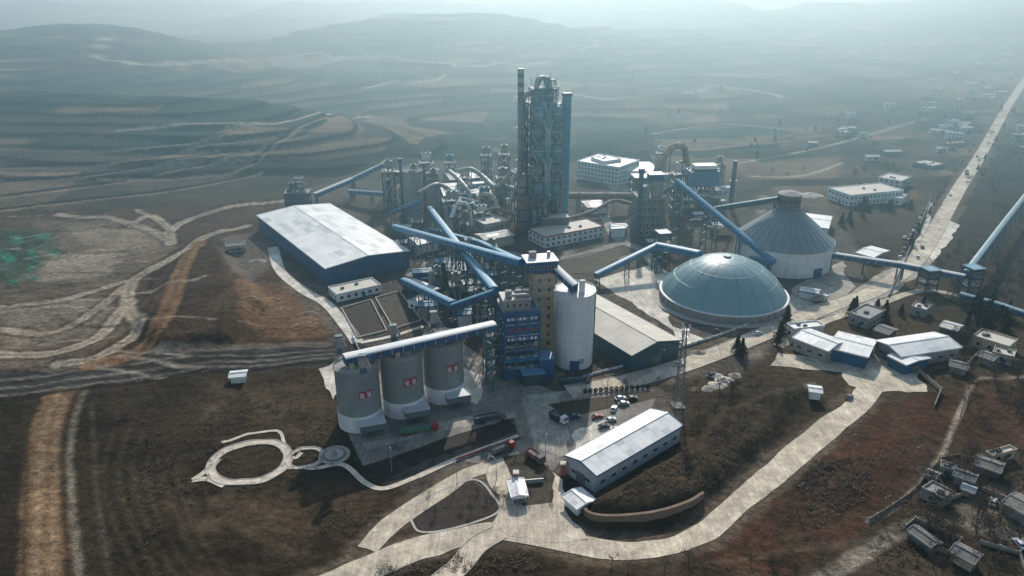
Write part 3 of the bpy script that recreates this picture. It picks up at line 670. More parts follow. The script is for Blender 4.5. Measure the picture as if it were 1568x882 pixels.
# ------------------------------------------------------------ cement silos
SIL=[(553,645),(619,625),(681,604)];RS=7.9;HS=24
BAY=mat('bay_steel',(.08,.115,.135),.6,.2,.4,.2)
for u,v in SIL:
    x,y,_=P(u,v);st=S('cement_silo')
    st.p('silo_base',WHITE).cyl(x,y,0,6.5,RS+.25,n=48)
    st.p('silo_shell',SILOG).cyl(x,y,6.5,HS,RS,n=48);st.p('ring_beam',CONC).cyl(x,y,HS,HS+.4,RS+.35,n=48)
    for k in range(5): st.p('pour_joint',CONC).cyl(x,y,9+k*3.1,9.08+k*3.1,RS+.02,n=48)
    ringrail(st,x,y,HS+.4,RS-.1)
    f=loc(x,y,D2R(24));
    a,b_=f(1.5,-2.0);st.p('filter',CONC).box(a,b_,HS+.4,2.6,2.2,3.4,D2R(24));a,b_=f(-3.5,-1);st.p('vent',WHITE).cyl(a,b_,HS+.4,HS+2,.6,n=12)
    a,b_=f(3.8,1.5);st.p('fan',TEAL).box(a,b_,HS+.4,1.6,1.4,1.4,D2R(24))
    a,b_=f(-2.2,-3.6);st.p('filter',BEIGE).box(a,b_,HS+.4,1.8,1.5,2.0,D2R(24))
    for an in (-88,-69):
        t=D2R(an+20);px_,py_=x+(RS+.12)*math.cos(t),y+(RS+.12)*math.sin(t)
        st.p('sign_plaque',RED).box(px_,py_,14.2,2.3,.2,2.7,t+math.pi/2)
        tx,ty=-math.sin(t),math.cos(t)
        for s1,s2,s3,s4 in((0,15.3,1.5,.2),(.2,15.8,1.1,.2),(.1,14.75,1.2,.2),(.1,14.4,1.4,.18)):
            st.p('sign_character',WHITE).box(px_+.1*math.cos(t)+tx*s1,py_+.1*math.sin(t)+ty*s1,s2,s3,.08,s4,t+math.pi/2)
        for s1 in(-.65,.2): st.p('sign_character',WHITE).box(px_+.12*math.cos(t)+tx*s1,py_+.12*math.sin(t)+ty*s1,14.5,.22,.08,2.0,t+math.pi/2)
    f=loc(x,y,D2R(18));a,b_=f(3.0,-9.6);r_=D2R(18)
    st.p('loading_bay',BAY).box(a,b_,2.8,9,5.5,2.6,r_)
    st.p('bay_roof',ROOFW3).box(a,b_,5.4,9.6,6.1,.25,r_)
    for sx in(-4,0,4):
        for sy in(-2.4,2.4): c=f(3+sx,-9.6+sy);st.p('bay_column',TEAL).box(*c,0,.4,.4,2.8,r_)
    for k in(-2,2): c=f(3+k,-9.6);st.p('chute',DUCT).cyl(*c,1.2,2.8,.3,.6,12)
    st.done()
gallery('silo_top_gallery',[P(527,551,27.2),P(757,499,27.2)],4.4,3.0,BLUE,ROOFW2,200)
for u,v in((603,513),(556,560),(520,530),(664,492)):
    x,y,_=P(u,v,27);st=S('elevator_head');r_=D2R(14)
    st.p('frame_legs',TEAL).box(x,y,24.4,2.4,2.4,2,r_);st.p('head_casing',CONC).box(x,y,26.4,2.2,1.8,4.5,r_);st.p('head_hood',TEAL).box(x,y,30.9,2.7,2.2,.5,r_)
    st.p('elevator_leg',CONC).tube([(x+1,y,30),(x+2.5,y-1,27)],.5);st.done()
# ------------------------------------------------------------ packing tower
x,y,_=P(794,572);r_=D2R(12);f=loc(x,y,r_);st=S('packing_tower')
frame(st,x,y+2,14.5,13,r_,0,30,6,3,3,BLUE,BLUE,.7)
for (z0,h_,m) in((0.1,4.2,BLUE),(8,1.6,BLUEP),(12.5,2.2,BLUE),(17.5,2.0,BLUE),(20.5,3.6,BLUE),(25.2,4.6,BLUE)):
    st.p('cladding',m).box(x,y+2,z0,14.7,13.2,h_,r_)
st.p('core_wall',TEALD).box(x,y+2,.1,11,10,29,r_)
fb=loc(x,y+2,r_)
for z0,m_ in((22.0,RED),(26.8,WHITE),(17.9,WHITE)):
    for k in range(8): c=fb(-5.6+k*1.6,-6.7);st.p('banner_character',m_).box(*c,z0,1.0,.2,1.1,r_)
windows(st,x,y+2,14.8,13.3,r_,12.3,15.5,1,'flr',1.2,1.2,2.6)
for z0 in(5,10,15,20,25): st.p('white_band',WHITE).box(x,y+2,z0-.35,14.9,13.4,.35,r_)
for k in range(22): st.p('equipment',random.choice([DUCT,CONC,TEAL])).box(*fb(random.uniform(-6.5,6.5),-6.9),random.choice([5,10,15])+.1,random.uniform(.6,1.6),.9,random.uniform(.7,2),r_)
st.p('upper_storey',CONC).box(*f(-1,3),30,11,9,4.2,r_)
windows(st,*f(-1,3),11,9,r_,30,34,1,'flr',1.2,1.2,2.4)
st.p('upper_roof',ROOFB).box(*f(-1,3),34.2,11.6,9.6,.3,r_)
for k in(-4,0,3): st.p('roof_filter',CONC).box(*f(k,1),34.5,2.4,2.2,3.2,r_)
st.p('roof_duct',DUCT).tube(bend([(*f(-4,0),35),(*f(-4,-3),37),(*f(3,-3),37),(*f(4,0),34)]),.6)
ringp=[f(-7.2,-4.6),f(7.2,-4.6),f(7.2,8.6),f(-7.2,8.6)]
for i in range(4):
    for k in(.6,1.2): st.p('roof_rail',DUCT).beam((*ringp[i],30+k),(*ringp[(i+1)%4],30+k),.12)
st.p('annex',BLUE).box(*f(10.5,-3),0,6,8,9,r_);st.p('annex_roof',BLUEL).box(*f(10.5,-3),9,6.5,8.5,.3,r_)
st.p('annex',TEALD).box(*f(4,-8.5),0,9,5,5,r_);st.p('annex_roof',BLUEL).box(*f(4,-8.5),5,9.5,5.6,.25,r_)
frame(st,*f(-11,1),6,8,r_,0,20,4,1,1,TEAL,TEALD,.45)
st.done()
x,y,_=P(828,540);st=S('elevator_tower');r_=D2R(12);f=loc(x,y,r_)
st.p('concrete_shaft',BEIGE).box(x,y,0,9.5,8,39,r_)
for k in range(9): st.p('floor_band',CONC).box(x,y,4+k*4,9.8,8.3,.3,r_)
windows(st,x,y,9.5,8,r_,0,38,9,'flr',1.2,1.6,3)
st.p('head_house',BLUE).box(*f(-1,0),40,13,9.5,4.5,r_);st.p('head_house_roof',ROOFW).box(*f(-1,0),44.5,13.8,10.2,.35,r_)
st.p('head_house',CONCD).box(x,y,39,9,7.6,1,r_);windows(st,*f(-1,0),13,9.5,r_,40,44,1,'flr',1.6,1.2,3)
st.p('roof_filter',CONC).box(*f(-4,1),44.85,3,2.4,2.6,r_);st.p('roof_filter',DUCT).cyl(*f(3,1),44.85,47,.8,n=12)
st.done()
x,y,_=P(877,553);st=S('cement_silo')
st.p('silo_shell',mat('silo_white',(.60,.615,.62),.7,.1,.15,.1,.3)).cyl(x,y,0,33,8.3,n=56);st.p('ring_beam',WHITE).cyl(x,y,33,33.5,8.7,n=56)
for k in range(7): st.p('pour_joint',CONC).cyl(x,y,5+4*k,5.06+4*k,8.32,n=56)
ringrail(st,x,y,33.5,8.3);st.p('filter_house',CONC).box(x-1,y,33.5,3.4,3,4,.2);st.p('filter_house',WHITE).box(x+2.6,y-2,33.5,2,1.8,4.6,.2);st.p('filter_hood',TEAL).box(x+2.6,y-2,38.1,2.3,2.1,.4,.2)
st.p('door_frame',BLUE).box(x,y-8.3,0,4,.6,4.5);st.p('ladder',TEAL).box(x+8.4,y-1,0,.5,.7,33)
st.p('inspection_panel',CONC).box(x+3,y-7.8,3,2,.4,2,.35);st.done()
gallery('conveyor_gallery',[P(846,408,41),P(880,440,36)],3.4,2.8,BLUE,ROOFW,200)
# ------------------------------------------------------------ domes
x,y=P(1106,457)[:2];st=S('storage_dome')
st.p('ring_wall',CONC).cyl(x,y,0,4.0,32.0,n=80);st.p('ring_beam',WHITE).cyl(x,y,4.0,4.5,32.5,n=80)
st.p('dome_shell',DOMEM).dome(x,y,4.5,31.4,18.6,80,16)
R=(31.4**2+18.6**2)/(2*18.6)
for k in range(20):
    a=2*math.pi*k/20;pts=[]
    for j in range(12):
        t=math.asin(31.4/R)*(1-j/12.2);pts.append((x+R*math.sin(t)*math.cos(a),y+R*math.sin(t)*math.sin(a),4.5+R*math.cos(t)-(R-18.6)))
    for p0,p1 in zip(pts[:-1],pts[1:]): st.p('dome_rib',TEALL if k%2 else DOMEM).beam(p0,p1,.3,.16)
for rr in(9,18,25.5):
    t=math.asin(rr/R);z_=4.5+R*math.cos(t)-(R-18.6)+.02
    for i in range(60):
        a0,a1=2*math.pi*i/60,2*math.pi*(i+1)/60;st.p('dome_ring',DOMEM).beam((x+rr*math.cos(a0),y+rr*math.sin(a0),z_),(x+rr*math.cos(a1),y+rr*math.sin(a1),z_),.16,.1)
st.p('apex_vent',TEALL).cyl(x,y,22.8,23.8,2.2,1.8,20)
for i in range(40):
    a=2*math.pi*i/40;st.p('buttress',CONC).box(x+32.1*math.cos(a),y+32.1*math.sin(a),0,.7,.5,4,a)
st.p('apron_kerb',KERB).cyl(x,y,0,.25,36,n=80);st.done()
x,y=P(1195,401)[:2];st=S('clinker_silo')
st.p('silo_wall',WHITE).cyl(x,y,0,15,27,n=80);st.p('eave_ring',CONEM).cyl(x,y,14.6,15.2,27.8,n=80)
st.p('cone_roof',CONEM).cyl(x,y,15.2,33.5,27.6,5.5,n=80)
for k in range(32):
    a=2*math.pi*k/32;st.p('roof_seam',TEAL).beam((x+27.6*math.cos(a),y+27.6*math.sin(a),15.25),(x+5.5*math.cos(a),y+5.5*math.sin(a),33.55),.2,.15)
st.p('head_house',CONCD).cyl(x,y,33.5,41,6.2,n=28);st.p('head_house_roof',CONC).cyl(x,y,41,41.5,6.8,n=28);st.p('head_house_roof',CONC).cyl(x,y,41.5,43,6.3,2,n=28)
for k in range(14):
    a=2*math.pi*k/14;st.p('window',GLASS).box(x+6.22*math.cos(a),y+6.22*math.sin(a),37,.1,1.4,1.6,a)
ringrail(st,x,y,33.6,7.4)
for k in range(10): st.p('pour_joint',CONC).cyl(x,y,1.5+k*1.4,1.54+k*1.4,27.03,n=80)
a,b_=x+12,y-24.2;st.p('door_frame',BLUE).box(a,b_,0,5,1.5,5,.45);st.done()
# ------------------------------------------------------------ preheater tower
x,y,_=P(830,346);r_=D2R(10);f=loc(x,y,r_);st=S('preheater_tower')
W_,D_=21,18
CYG=mat('cyclone_grey',(.07,.135,.155),.5,.3,.4,.12,.35)
frame(st,x,y,W_,D_,r_,0,82,8,2,2,TEAL,TEALD,1.0)
for k in range(4):
    st.p('concrete_column',CONC).box(*f((-1,1,1,-1)[k]*W_/2,(-1,-1,1,1)[k]*D_/2),0,2.0,2.0,42,r_)
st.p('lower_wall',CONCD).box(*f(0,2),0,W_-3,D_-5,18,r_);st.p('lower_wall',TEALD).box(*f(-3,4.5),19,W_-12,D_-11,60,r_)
for lv,z0 in enumerate((20,32,44,56,67)):
    for s_ in(-1,1):
        cx_,cy_=s_*5.3+(-1)**lv*.7,-D_/2-.6
        cyclone(st,*f(cx_,cy_),z0,4.0,15.0,TEALL if (lv+s_)%2 else CYG)
        st.p('riser_duct',DUCT if lv%2 else TEALL).tube(bend([(*f(cx_,cy_),z0+14),(*f(s_*2.5,-D_/2-3),z0+17),(*f(s_*.6,-D_/2-4.6),z0+10),(*f(s_*.8,-D_/2-4),z0+1)]),1.25)
        st.p('meal_pipe',DUCT).tube([(*f(cx_,cy_),z0+1),(*f(s_*9,-D_/2-3.5),z0-5),(*f(s_*6,-D_/2-4),z0-10)],.5,8)
    st.p('balcony',TEALD).box(*f(0,-D_/2-2.8),z0+1.5,W_-1,4.6,.25,r_)
    for k in(.6,1.2): st.p('handrail',DUCT).beam((*f(-W_/2,-D_/2-5),z0+1.7+k),(*f(W_/2,-D_/2-5),z0+1.7+k),.14)
st.p('calciner',CYG).cyl(*f(9.0,-8.5),10,60,2.4,n=20);st.p('calciner',TEALL).tube(bend([(*f(9,-8.5),60),(*f(9,-8.5),68),(*f(3,-7),68),(*f(2,-7),63)]),1.9)
for (a,b_) in((-6,-3.5),(-1.5,-3.5),(3.2,-3.5),(-4,3.5),(3,3.5)):
    cyclone(st,*f(a,b_),76,2.7,17,TEALL if a<0 else CYG)
st.p('gooseneck_duct',DUCT).tube(bend([(*f(-6,-3.5),91),(*f(-5,-3),97),(*f(0,-1),97.5),(*f(2,0),91)]),1.4)
st.p('gooseneck_duct',TEALL).tube(bend([(*f(3.2,-3.5),91),(*f(2.6,-2),97),(*f(-2,1),97),(*f(-4,3),92)]),1.3)
frame(st,*f(-1,0),15,13,r_,82,91,1,2,2,TEAL,TEALD,.5,rails=True)
frame(st,*f(5,1),4,5,r_,82,96,2,1,1,TEAL,TEALD,.35)
frame(st,*f(8.5,4),3,3,r_,82,91,2,1,1,TEAL,TEALD,.3)
for k in range(5): st.p('lightning_rod',TEAL).box(*f(-8+k*4,1.5),88,.25,.25,9+k%2*3)
for k in range(140):
    z_=random.uniform(3,80);a=random.uniform(-W_/2,W_/2);st.p('equipment',random.choice([DUCT,TEAL,CONCD,TEALD,BEIGE,TEALL])).box(*f(a,-D_/2+random.uniform(-4.5,1)),z_,random.uniform(.6,2.4),random.uniform(.5,1.6),random.uniform(.5,2.4),r_)
for k in range(46):
    z_=random.uniform(3,78);a=random.uniform(-W_/2,W_/2);st.p('pipework',random.choice([DUCT,TEALL])).tube([(*f(a,-D_/2-4.8),z_),(*f(a+random.uniform(-2,2),-D_/2-4.8),z_+random.uniform(4,14))],.22,6)
for k in range(15):
    z0=k*5.3;s_=1 if k%2 else-1;st.p('stair_flight',TEALD).beam((*f(-W_/2-1.2,s_*4),z0),(*f(-W_/2-1.2,-s_*4),z0+5.3),1.2,.3)
    st.p('stair_landing',TEAL).box(*f(-W_/2-1.2,-s_*4.8),z0+5.1,2.2,1.8,.2,r_)
SHB=mat('shaft_blue',(.025,.20,.31),.5,.2,.3,.12,.2)
st.p('elevator_shaft',SHB).box(*f(W_/2+3.6,-3),0,4.8,4.4,86,r_);st.p('elevator_shaft_cap',BLUE).box(*f(W_/2+3.6,-3),86,5.6,5.2,2,r_)
for k in range(16):
    st.p('shaft_rib',BLUE).box(*f(W_/2+3.6,-3),5+k*5.2,4.95,4.55,.35,r_);st.p('shaft_tie',TEAL).beam((*f(W_/2+.4,-3),5+k*5.2),(*f(W_/2+1.6,-3),5+k*5.2),.4)
sx,sy=f(-W_/2-4.2,2)
st.p('stack',mat('stack_grey',(.12,.19,.21),.6,.2,.3,.1)).cyl(sx,sy,0,86,2.0,n=24)
for k in range(6): st.p('stack_band_'+('dark' if k%2==0 else 'light'),TEAL if k%2==0 else DUCT).cyl(sx,sy,86+k*2.8,88.8+k*2.8,2.02,n=24)
for z_ in(20,45,66,85): st.p('stack_platform',TEALD).cyl(sx,sy,z_,z_+.3,3.2,n=20)
st.p('downcomer',DUCT).tube(bend([(*f(-5,3.5),88),(*f(-13,5),86),(*f(-14,5),60),(*f(-14,2),30),(*f(-23,0),16)],8),1.7,14)
st.p('annex',CONC).box(*f(-14,-6),0,6,8,24,r_);frame(st,*f(-15,-6),8,10,r_,0,38,5,1,1,TEAL,TEALD,.5)
st.p('hopper_tank',CONC).cyl(*f(-15,-7),26,37,3.0,n=20)
st.p('annex',CONCD).box(*f(4,-18),0,18,8,12,r_);st.p('annex_roof',ROOFB).box(*f(4,-18),12,18.6,8.6,.3,r_)
frame(st,*f(-6,-17),10,9,r_,0,26,4,2,1,TEAL,TEALD,.5)
for k in range(3): st.p('vessel',DUCT).cyl(*f(-9+k*3.4,-18),8+k*3,17+k*3,1.4,n=14)
st.p('tertiary_duct',DUCTB).tube([(*f(-4,-15),20),(*f(-20,-14),24)],1.6)
st.done()
st=S('rotary_kiln');a=P(868,300,14);b_=P(985,300,10);st.p('kiln_shell',DUCTB).tube([a,b_],2.3,20)
A=Vector(a);B=Vector(b_)
for t in(.15,.5,.85):
    q=A.lerp(B,t);st.p('kiln_tyre',CONCD).tube([q-(B-A).normalized()*.6,q+(B-A).normalized()*.6],2.7,20);st.p('kiln_pier',CONC).box(q.x,q.y,0,3.5,5,q.z-2.2)
st.done()
st=S('cooler_building');x,y,_=P(985,305);frame(st,x,y,18,13,.1,0,18,3,3,2,TEAL,CONCD,.6);st.p('core',CONCD).box(x,y,0,15,10,17,.1);st.p('roof',ROOFW3).box(x,y,18,19,14,.4,.1);st.done()
# ------------------------------------------------------------ left machinery cluster
def machine(name,u,v,w,d,h,rot=.15,m=CONC,nf=4):
    x,y,_=P(u,v);st=S(name);f=loc(x,y,rot)
    st_m=random.choice([TEAL,TEALD])
    frame(st,x,y,w,d,rot,0,h,nf,2,2,st_m,TEALD,.5)
    st.p('process_vessel',m).box(*f(0,w*.05),0,w*.62,d*.62,h*.8,rot)
    for k in range(3):
        st.p('vessel',random.choice([DUCT,m,TEALL])).cyl(*f(random.uniform(-.4,.4)*w,-random.uniform(.1,.5)*d),h*random.uniform(.1,.4),h*random.uniform(.5,1.05),random.uniform(.08,.16)*w,n=16)
    for k in range(10):
        st.p('equipment',random.choice([DUCT,TEAL,CONC,BEIGE])).box(*f(random.uniform(-.5,.5)*w,random.uniform(-.55,-.2)*d),random.uniform(0,h),random.uniform(.6,2.4),random.uniform(.6,1.8),random.uniform(.6,2.2),rot)
    bagfilter(st,*f(0,0),h,w*.6,d*.4,h*.18+2.5,rot,random.choice([DUCT,CONC,WHITE,BLUEP]))
    st.p('vent_stack',DUCT).cyl(*f(w*.35,d*.3),h,h*1.2+2,.6,n=10)
    for k in range(3):
        st.p('pipework',DUCT).tube(bend([(*f(random.uniform(-.5,.5)*w,-d*.55),random.uniform(.6,1)*h),(*f(random.uniform(-.5,.5)*w,-d*.62),random.uniform(.2,.5)*h),(*f(random.uniform(-.5,.5)*w,-d*.8),1)]),.45,8)
    return st.done()
for (u,v,r0,vt) in((635,336,6.8,262),(664,325,4.6,268)):
    x,y,_=P(u,v);h_=ZT(y,vt);st=S('raw_meal_silo');st.p('silo_shell',CONC).cyl(x,y,0,h_,r0,n=36);st.p('ring_beam',CONCD).cyl(x,y,h_,h_+.5,r0+.4,n=36);ringrail(st,x,y,h_+.5,r0)
    bagfilter(st,x+1,y,h_+.5,4,3,3.6,.2);st.p('elevator_leg',TEAL).box(x-r0-1,y,0,1.8,1.8,h_+6,.1);st.p('elevator_head',BLUE).box(x-r0-1,y,h_+6,2.6,2.6,2.6,.1)
    for k in range(6): st.p('pour_joint',CONCD).cyl(x,y,4+5*k,4.1+5*k,r0+.03,n=36)
    st.done()
machine('limestone_tower',598,318,9,8,27,.2)
machine('mill_tower',693,352,12,10,20,.2,BLUE)
machine('mill_tower',655,300,11,9,26,.1)
machine('filter_tower',712,308,10,9,18,.1)
machine('filter_tower',742,330,11,9,15,.2,BEIGE)
machine('mill_tower',738,352,10,8,12,.2)
machine('mixing_tower',770,322,9,8,24,.1,CONC)
machine('mixing_tower',745,278,8,8,22,.1)
machine('feed_tower',690,282,8,7,18,.1)
machine('feed_tower',772,285,8,8,26,.1)
machine('mill_tower',720,405,9,8,11,.3,BEIGE,2)
machine('feed_tower',700,492,6,6,19,.2,CONCD,4)
machine('feed_tower',640,360,7,7,9,.2,CONCD,2)
machine('filter_tower',752,412,7,6,13,.2,CONC,3)
machine('filter_tower',670,440,5,5,8,.2,DUCT,2)
machine('filter_tower',735,500,6,6,14,.2,CONCD,3)
gable('mill_hall',P(680,300,11),P(752,296,11),P(742,278,11),11,2,'x',BLUEP,ROOFM,8,2,BLUE)
gable('mill_hall',P(690,276,12),P(735,272,12),P(728,262,12),12,2,'x',CONC,[ROOFB,ROOFW3],6,2,BLUE)
gable('compressor_house',P(640,375,6),P(672,369,6),P(664,358,6),6,1.2,'x',WHITE,ROOFM,4,2,BLUE)
gable('pump_house',P(742,368,6),P(786,360,6),P(778,350,6),6,1.2,'x',BEIGE,[ROOFB,ROOFW3],5,2,CONC)
flat_building('control_room',P(742,345,10),P(780,338,10),P(772,328,10),10,2,CONC,ROOFB)
flat_building('switch_house',P(625,462,3.5),P(645,468,3.5),P(656,455,3.5),3.5,1,WHITE,ROOFW3)
gable('crane_shed',P(620,432,4),P(660,448,4),P(668,440,4),4,.6,'x',BLUE,[ROOFW3,ROOFW2],5,2,BLUE)
def duct(name,pts,r,m=DUCT,supports=True):
    st=S(name);q=bend(pts,7);st.p('duct_shell',m).tube(q,r,14)
    for i in range(0,len(q),3):
        if i+1<len(q):
            d=(q[i+1]-q[i]).normalized();st.p('flange',TEAL).tube([q[i],q[i]+d*.25],r+.18,14)
    if supports:
        for p in pts[1:-1]:
            if p[2]-r>3: st.p('support',TEAL).beam((p[0],p[1],0),(p[0],p[1],p[2]-r),.5)
    return st.done()
duct('gas_duct',[P(688,262,22),P(700,272,22),P(716,290,18),P(722,310,10),P(735,322,10)],1.6)
duct('gas_duct',[P(700,262,24),P(722,258,26),P(742,272,20),P(760,290,20),P(785,262,34)],1.7,DUCT)
duct('gas_duct',[P(725,318,8),P(738,296,18),P(756,300,18),P(766,330,8)],1.5,BEIGE)
duct('gas_duct',[P(640,296,24),P(668,280,28),P(690,290,20),P(704,318,10)],1.3)
duct('gas_duct',[P(735,345,4),P(742,325,12),P(760,318,14),P(792,330,12)],1.4,DUCTB)
duct('gas_duct',[P(705,290,14),P(735,284,16),P(768,284,16),P(790,290,20)],1.8,DUCT)
duct('gas_duct',[P(870,335,6),P(905,325,8),P(940,305,10),P(968,312,10)],1.2,DUCTB)
duct('gas_duct',[P(690,335,14),P(700,310,22),P(718,312,22),P(722,345,6)],1.2,WHITE)
for k in range(20):
    u=random.uniform(610,780) if k<14 else random.uniform(960,1080);v=random.uniform(275,350);h_=random.uniform(6,18)
    a=P(u,v,h_);du=random.uniform(15,45)
    duct('pipe_rack',[a,P(u+du*.5,v-random.uniform(-8,10),h_+random.uniform(-3,5)),P(u+du,v+random.uniform(-6,10),max(2,h_-5))],random.uniform(.4,.9),random.choice([DUCT,TEAL,BEIGE,WHITE]))
for k in range(40):
    u=random.uniform(600,790) if k<26 else random.uniform(940,1110) if k<34 else random.uniform(640,760);v=random.uniform(268,372) if k<26 else random.uniform(290,350) if k<34 else random.uniform(395,470);x,y,_=P(u,v);st=S('process_tank');r0=random.uniform(1.2,2.6);h_=random.uniform(4,11)
    m=random.choice([DUCT,CONC,WHITE,TEALL,BEIGE]);st.p('shell',m).cyl(x,y,h_*.3,h_,r0,n=18);st.p('cone',m).cyl(x,y,h_*.08,h_*.3,.3,r0,n=18);st.p('top',m).dome(x,y,h_,r0,r0*.35,18,4);ringrail(st,x,y,h_,r0,10)
    for i in range(4): st.p('leg',TEAL).box(x+r0*.8*math.cos(i*1.57+.78),y+r0*.8*math.sin(i*1.57+.78),0,.3,.3,h_*.4)
    st.done()
for k in range(44):
    if k<18: u,v=random.uniform(605,800),random.uniform(290,392)
    elif k<32: u,v=random.uniform(930,1120),random.uniform(270,380)
    else: u,v=random.uniform(640,760),random.uniform(400,500)
    h_=random.uniform(3,7);w_=random.uniform(5,12);x,y,_=P(u,v);a=random.uniform(.05,.3);f=loc(x,y,a);q=[(*f(-w_/2,-3),0),(*f(w_/2,-3),0),(*f(w_/2,3),0)]
    gable('equipment_shed',*q,h_,.8,'x',random.choice([BLUEP,CONC,WHITE,BLUE,BEIGE]),random.choice([[ROOFW3,ROOFW2],[ROOFB,ROOFW3],[BLUEL,BLUEL]]),3,1,BLUE)
def heap(u,v,r,h,m=SPOIL):
    x,y,_=P(u,v);mb=MB();n=26;vs=[];rings=6
    for j in range(rings):
        t=1-j/rings
        for i in range(n):
            a=2*math.pi*i/n;rr=r*t*(1+.25*(float(vn(np.array([math.cos(a)*1.5+u]),np.array([math.sin(a)*1.5+v]),3)[0])-.5)*2)
            vs.append((x+rr*math.cos(a)*1.3,y+rr*math.sin(a),h*(1-t)**.9+random.uniform(-.1,.1)*(j>0)))
    vs.append((x,y,h));fs=[(j*n+i,j*n+(i+1)%n,(j+1)*n+(i+1)%n,(j+1)*n+i) for j in range(rings-1) for i in range(n)]+[((rings-1)*n+i,(rings-1)*n+(i+1)%n,rings*n) for i in range(n)]
    mb.add(vs,fs,True);st=S('stockpile');st.parts[('heap',m.name)]=(mb,m);st.done()
for u,v,r,h in((640,420,5,2.5),(665,405,6,3),(705,430,4,2),(900,360,5,2.4),(1240,300,7,3),(1100,590,3,1.2),(1085,595,2.5,1),(1110,582,3,1.4),(1070,540,3,1.3),(395,400,4,1.5),(370,430,4,1.6),(960,395,4,1.6),(740,400,5,2.2),(1095,575,2.6,1.2),(1125,575,2.2,1)): heap(u,v,r,h,random.choice([SPOIL,PATCH,APRONL]))
x,y,_=P(458,318);st=S('crusher_building');frame(st,x,y,17,11,.12,0,12,2,3,2,TEALD,CONCD,.5);st.p('walls',CONCD).box(x,y,0,16.4,10.4,11,.12);st.p('roof',CONC).box(x,y,12,18,12,.3,.12)
bagfilter(st,x-2,y,12.3,6,4,6,.12,CONCD);st.p('silencer',DUCT).cyl(x+5,y,12.3,18,1.2,n=14);frame(st,x+2,y+1,6,5,.12,12.3,22,3,1,1,TEALD,TEALD,.3)
for k in range(10): st.p('equipment',random.choice([TEALD,CONCD,DUCT])).box(x+random.uniform(-7,7),y+random.uniform(-4,4),12.3,1.6,1.4,random.uniform(1,4))
st.done()
x,y,_=P(362,386);st=S('steel_rack');frame(st,x,y,11,6,.3,0,5,2,3,1,CONCD,CONCD,.3);st.done()
gallery('conveyor_gallery',[P(482,299,7),P(540,275,14),P(588,252,26)],4.2,3,BLUEP,ROOFW,18)
gallery('conveyor_gallery',[P(535,293,8),P(604,298,10)],3.2,2.6,BLUEP,ROOFW2,18)
gallery('conveyor_gallery',[P(588,262,22),P(625,268,27)],3.6,2.8,BLUE,ROOFW,18)
gallery('conveyor_gallery',[P(600,326,8),P(640,310,24)],3,2.4,BLUEP,BLUEL)
gallery('conveyor_gallery',[P(604,348,13),P(700,375,27),P(800,403,42)],3.6,3.0,BLUEP,BLUEL,17)
gallery('conveyor_gallery',[P(658,320,13),P(700,375,22),P(757,445,31)],3.6,3.0,BLUEP,BLUEL,17)
gallery('conveyor_gallery',[P(618,430,4),P(694,466,20)],3.2,2.8,BLUEP,BLUEL,14)
gallery('conveyor_gallery',[P(694,470,20),P(758,448,31)],3.2,2.8,BLUE,BLUEL,14)
gallery('conveyor_gallery',[P(660,352,8),P(735,372,16),P(790,398,30)],2.8,2.4,BLUE,BLUEL,17)
gallery('conveyor_gallery',[P(912,422,6),P(1008,375,15)],3.2,2.6,BLUEP,BLUEL,17)
gallery('conveyor_gallery',[P(1008,377,15),P(1072,390,20)],4.2,3.4,BLUEP,BLUEL,17)
gallery('conveyor_gallery',[P(1035,277,41),P(1185,402,9)],3.4,2.8,BLUEP,BLUEL,22)
gallery('conveyor_gallery',[P(1095,320,24),P(1192,305,38)],2.8,2.6,TEAL,TEALL,22)
gallery('conveyor_gallery',[P(1150,396,7),P(1182,401,9)],4,3.4,BLUEP,BLUEL,22)
gallery('conveyor_gallery',[P(1270,390,8),P(1380,406,9),P(1478,425,10)],3.2,2.8,BLUE,ROOFW3,18)
gallery('conveyor_gallery',[P(1480,418,12),P(1530,352,12),P(1600,262,12)],3.0,2.6,BLUE,TEALL,20)
gallery('conveyor_gallery',[P(1470,452,5),P(1530,468,5),P(1600,492,5)],3.2,2.8,BLUE,TEALL,20)
for (u,v,h_) in((1418,442,11),(1482,448,14),(1012,398,17)):
    x,y,_=P(u,v);st=S('transfer_tower');frame(st,x,y,7,7,.2,0,h_,3,1,1,TEALD,TEALD,.5);st.p('head_house',TEAL).box(x,y,h_-4,6.6,6.6,4.4,.2);st.p('head_roof',BLUEL).box(x,y,h_+.4,7.6,7.6,.3,.2);windows(st,x,y,6.6,6.6,.2,h_-4,h_,1,'flr',1.2,1,2.4)
    st.p('chute',DUCT).box(x,y,1,1.5,1.5,h_-5,.2);st.done()
# ------------------------------------------------------------ right machinery cluster
x,y,_=P(990,358);st=S('coal_mill_tower');r_=.12;f=loc(x,y,r_)
st.p('concrete_body',CONCD).box(x,y,0,17,13,26,r_);frame(st,x,y,17.6,13.6,r_,0,26,5,3,2,CONC,CONCD,.7)
windows(st,x,y,17,13,r_,0,26,5,'flr',1.6,1.8,4)
st.p('bunker',CONC).cyl(*f(4,-2),26,36,3.8,n=24);st.p('bunker',CONC).cyl(*f(-4,-2),26,33,3.2,n=24);st.p('bunker_house',BLUE).box(*f(3,0),36,9,7,4,r_);st.p('bunker_roof',ROOFW).box(*f(3,0),40,10,8,.4,r_)
st.p('elevator_leg',TEAL).box(*f(-8,-6),0,2.4,2.4,42,r_);st.p('elevator_head',BLUE).box(*f(-8,-6),42,3.4,3,3,r_);st.done()
machine('coal_feed_tower',1035,330,9,8,30,.1,CONC,5)
machine('coal_filter_tower',1082,318,14,10,14,.1,BLUE,3)
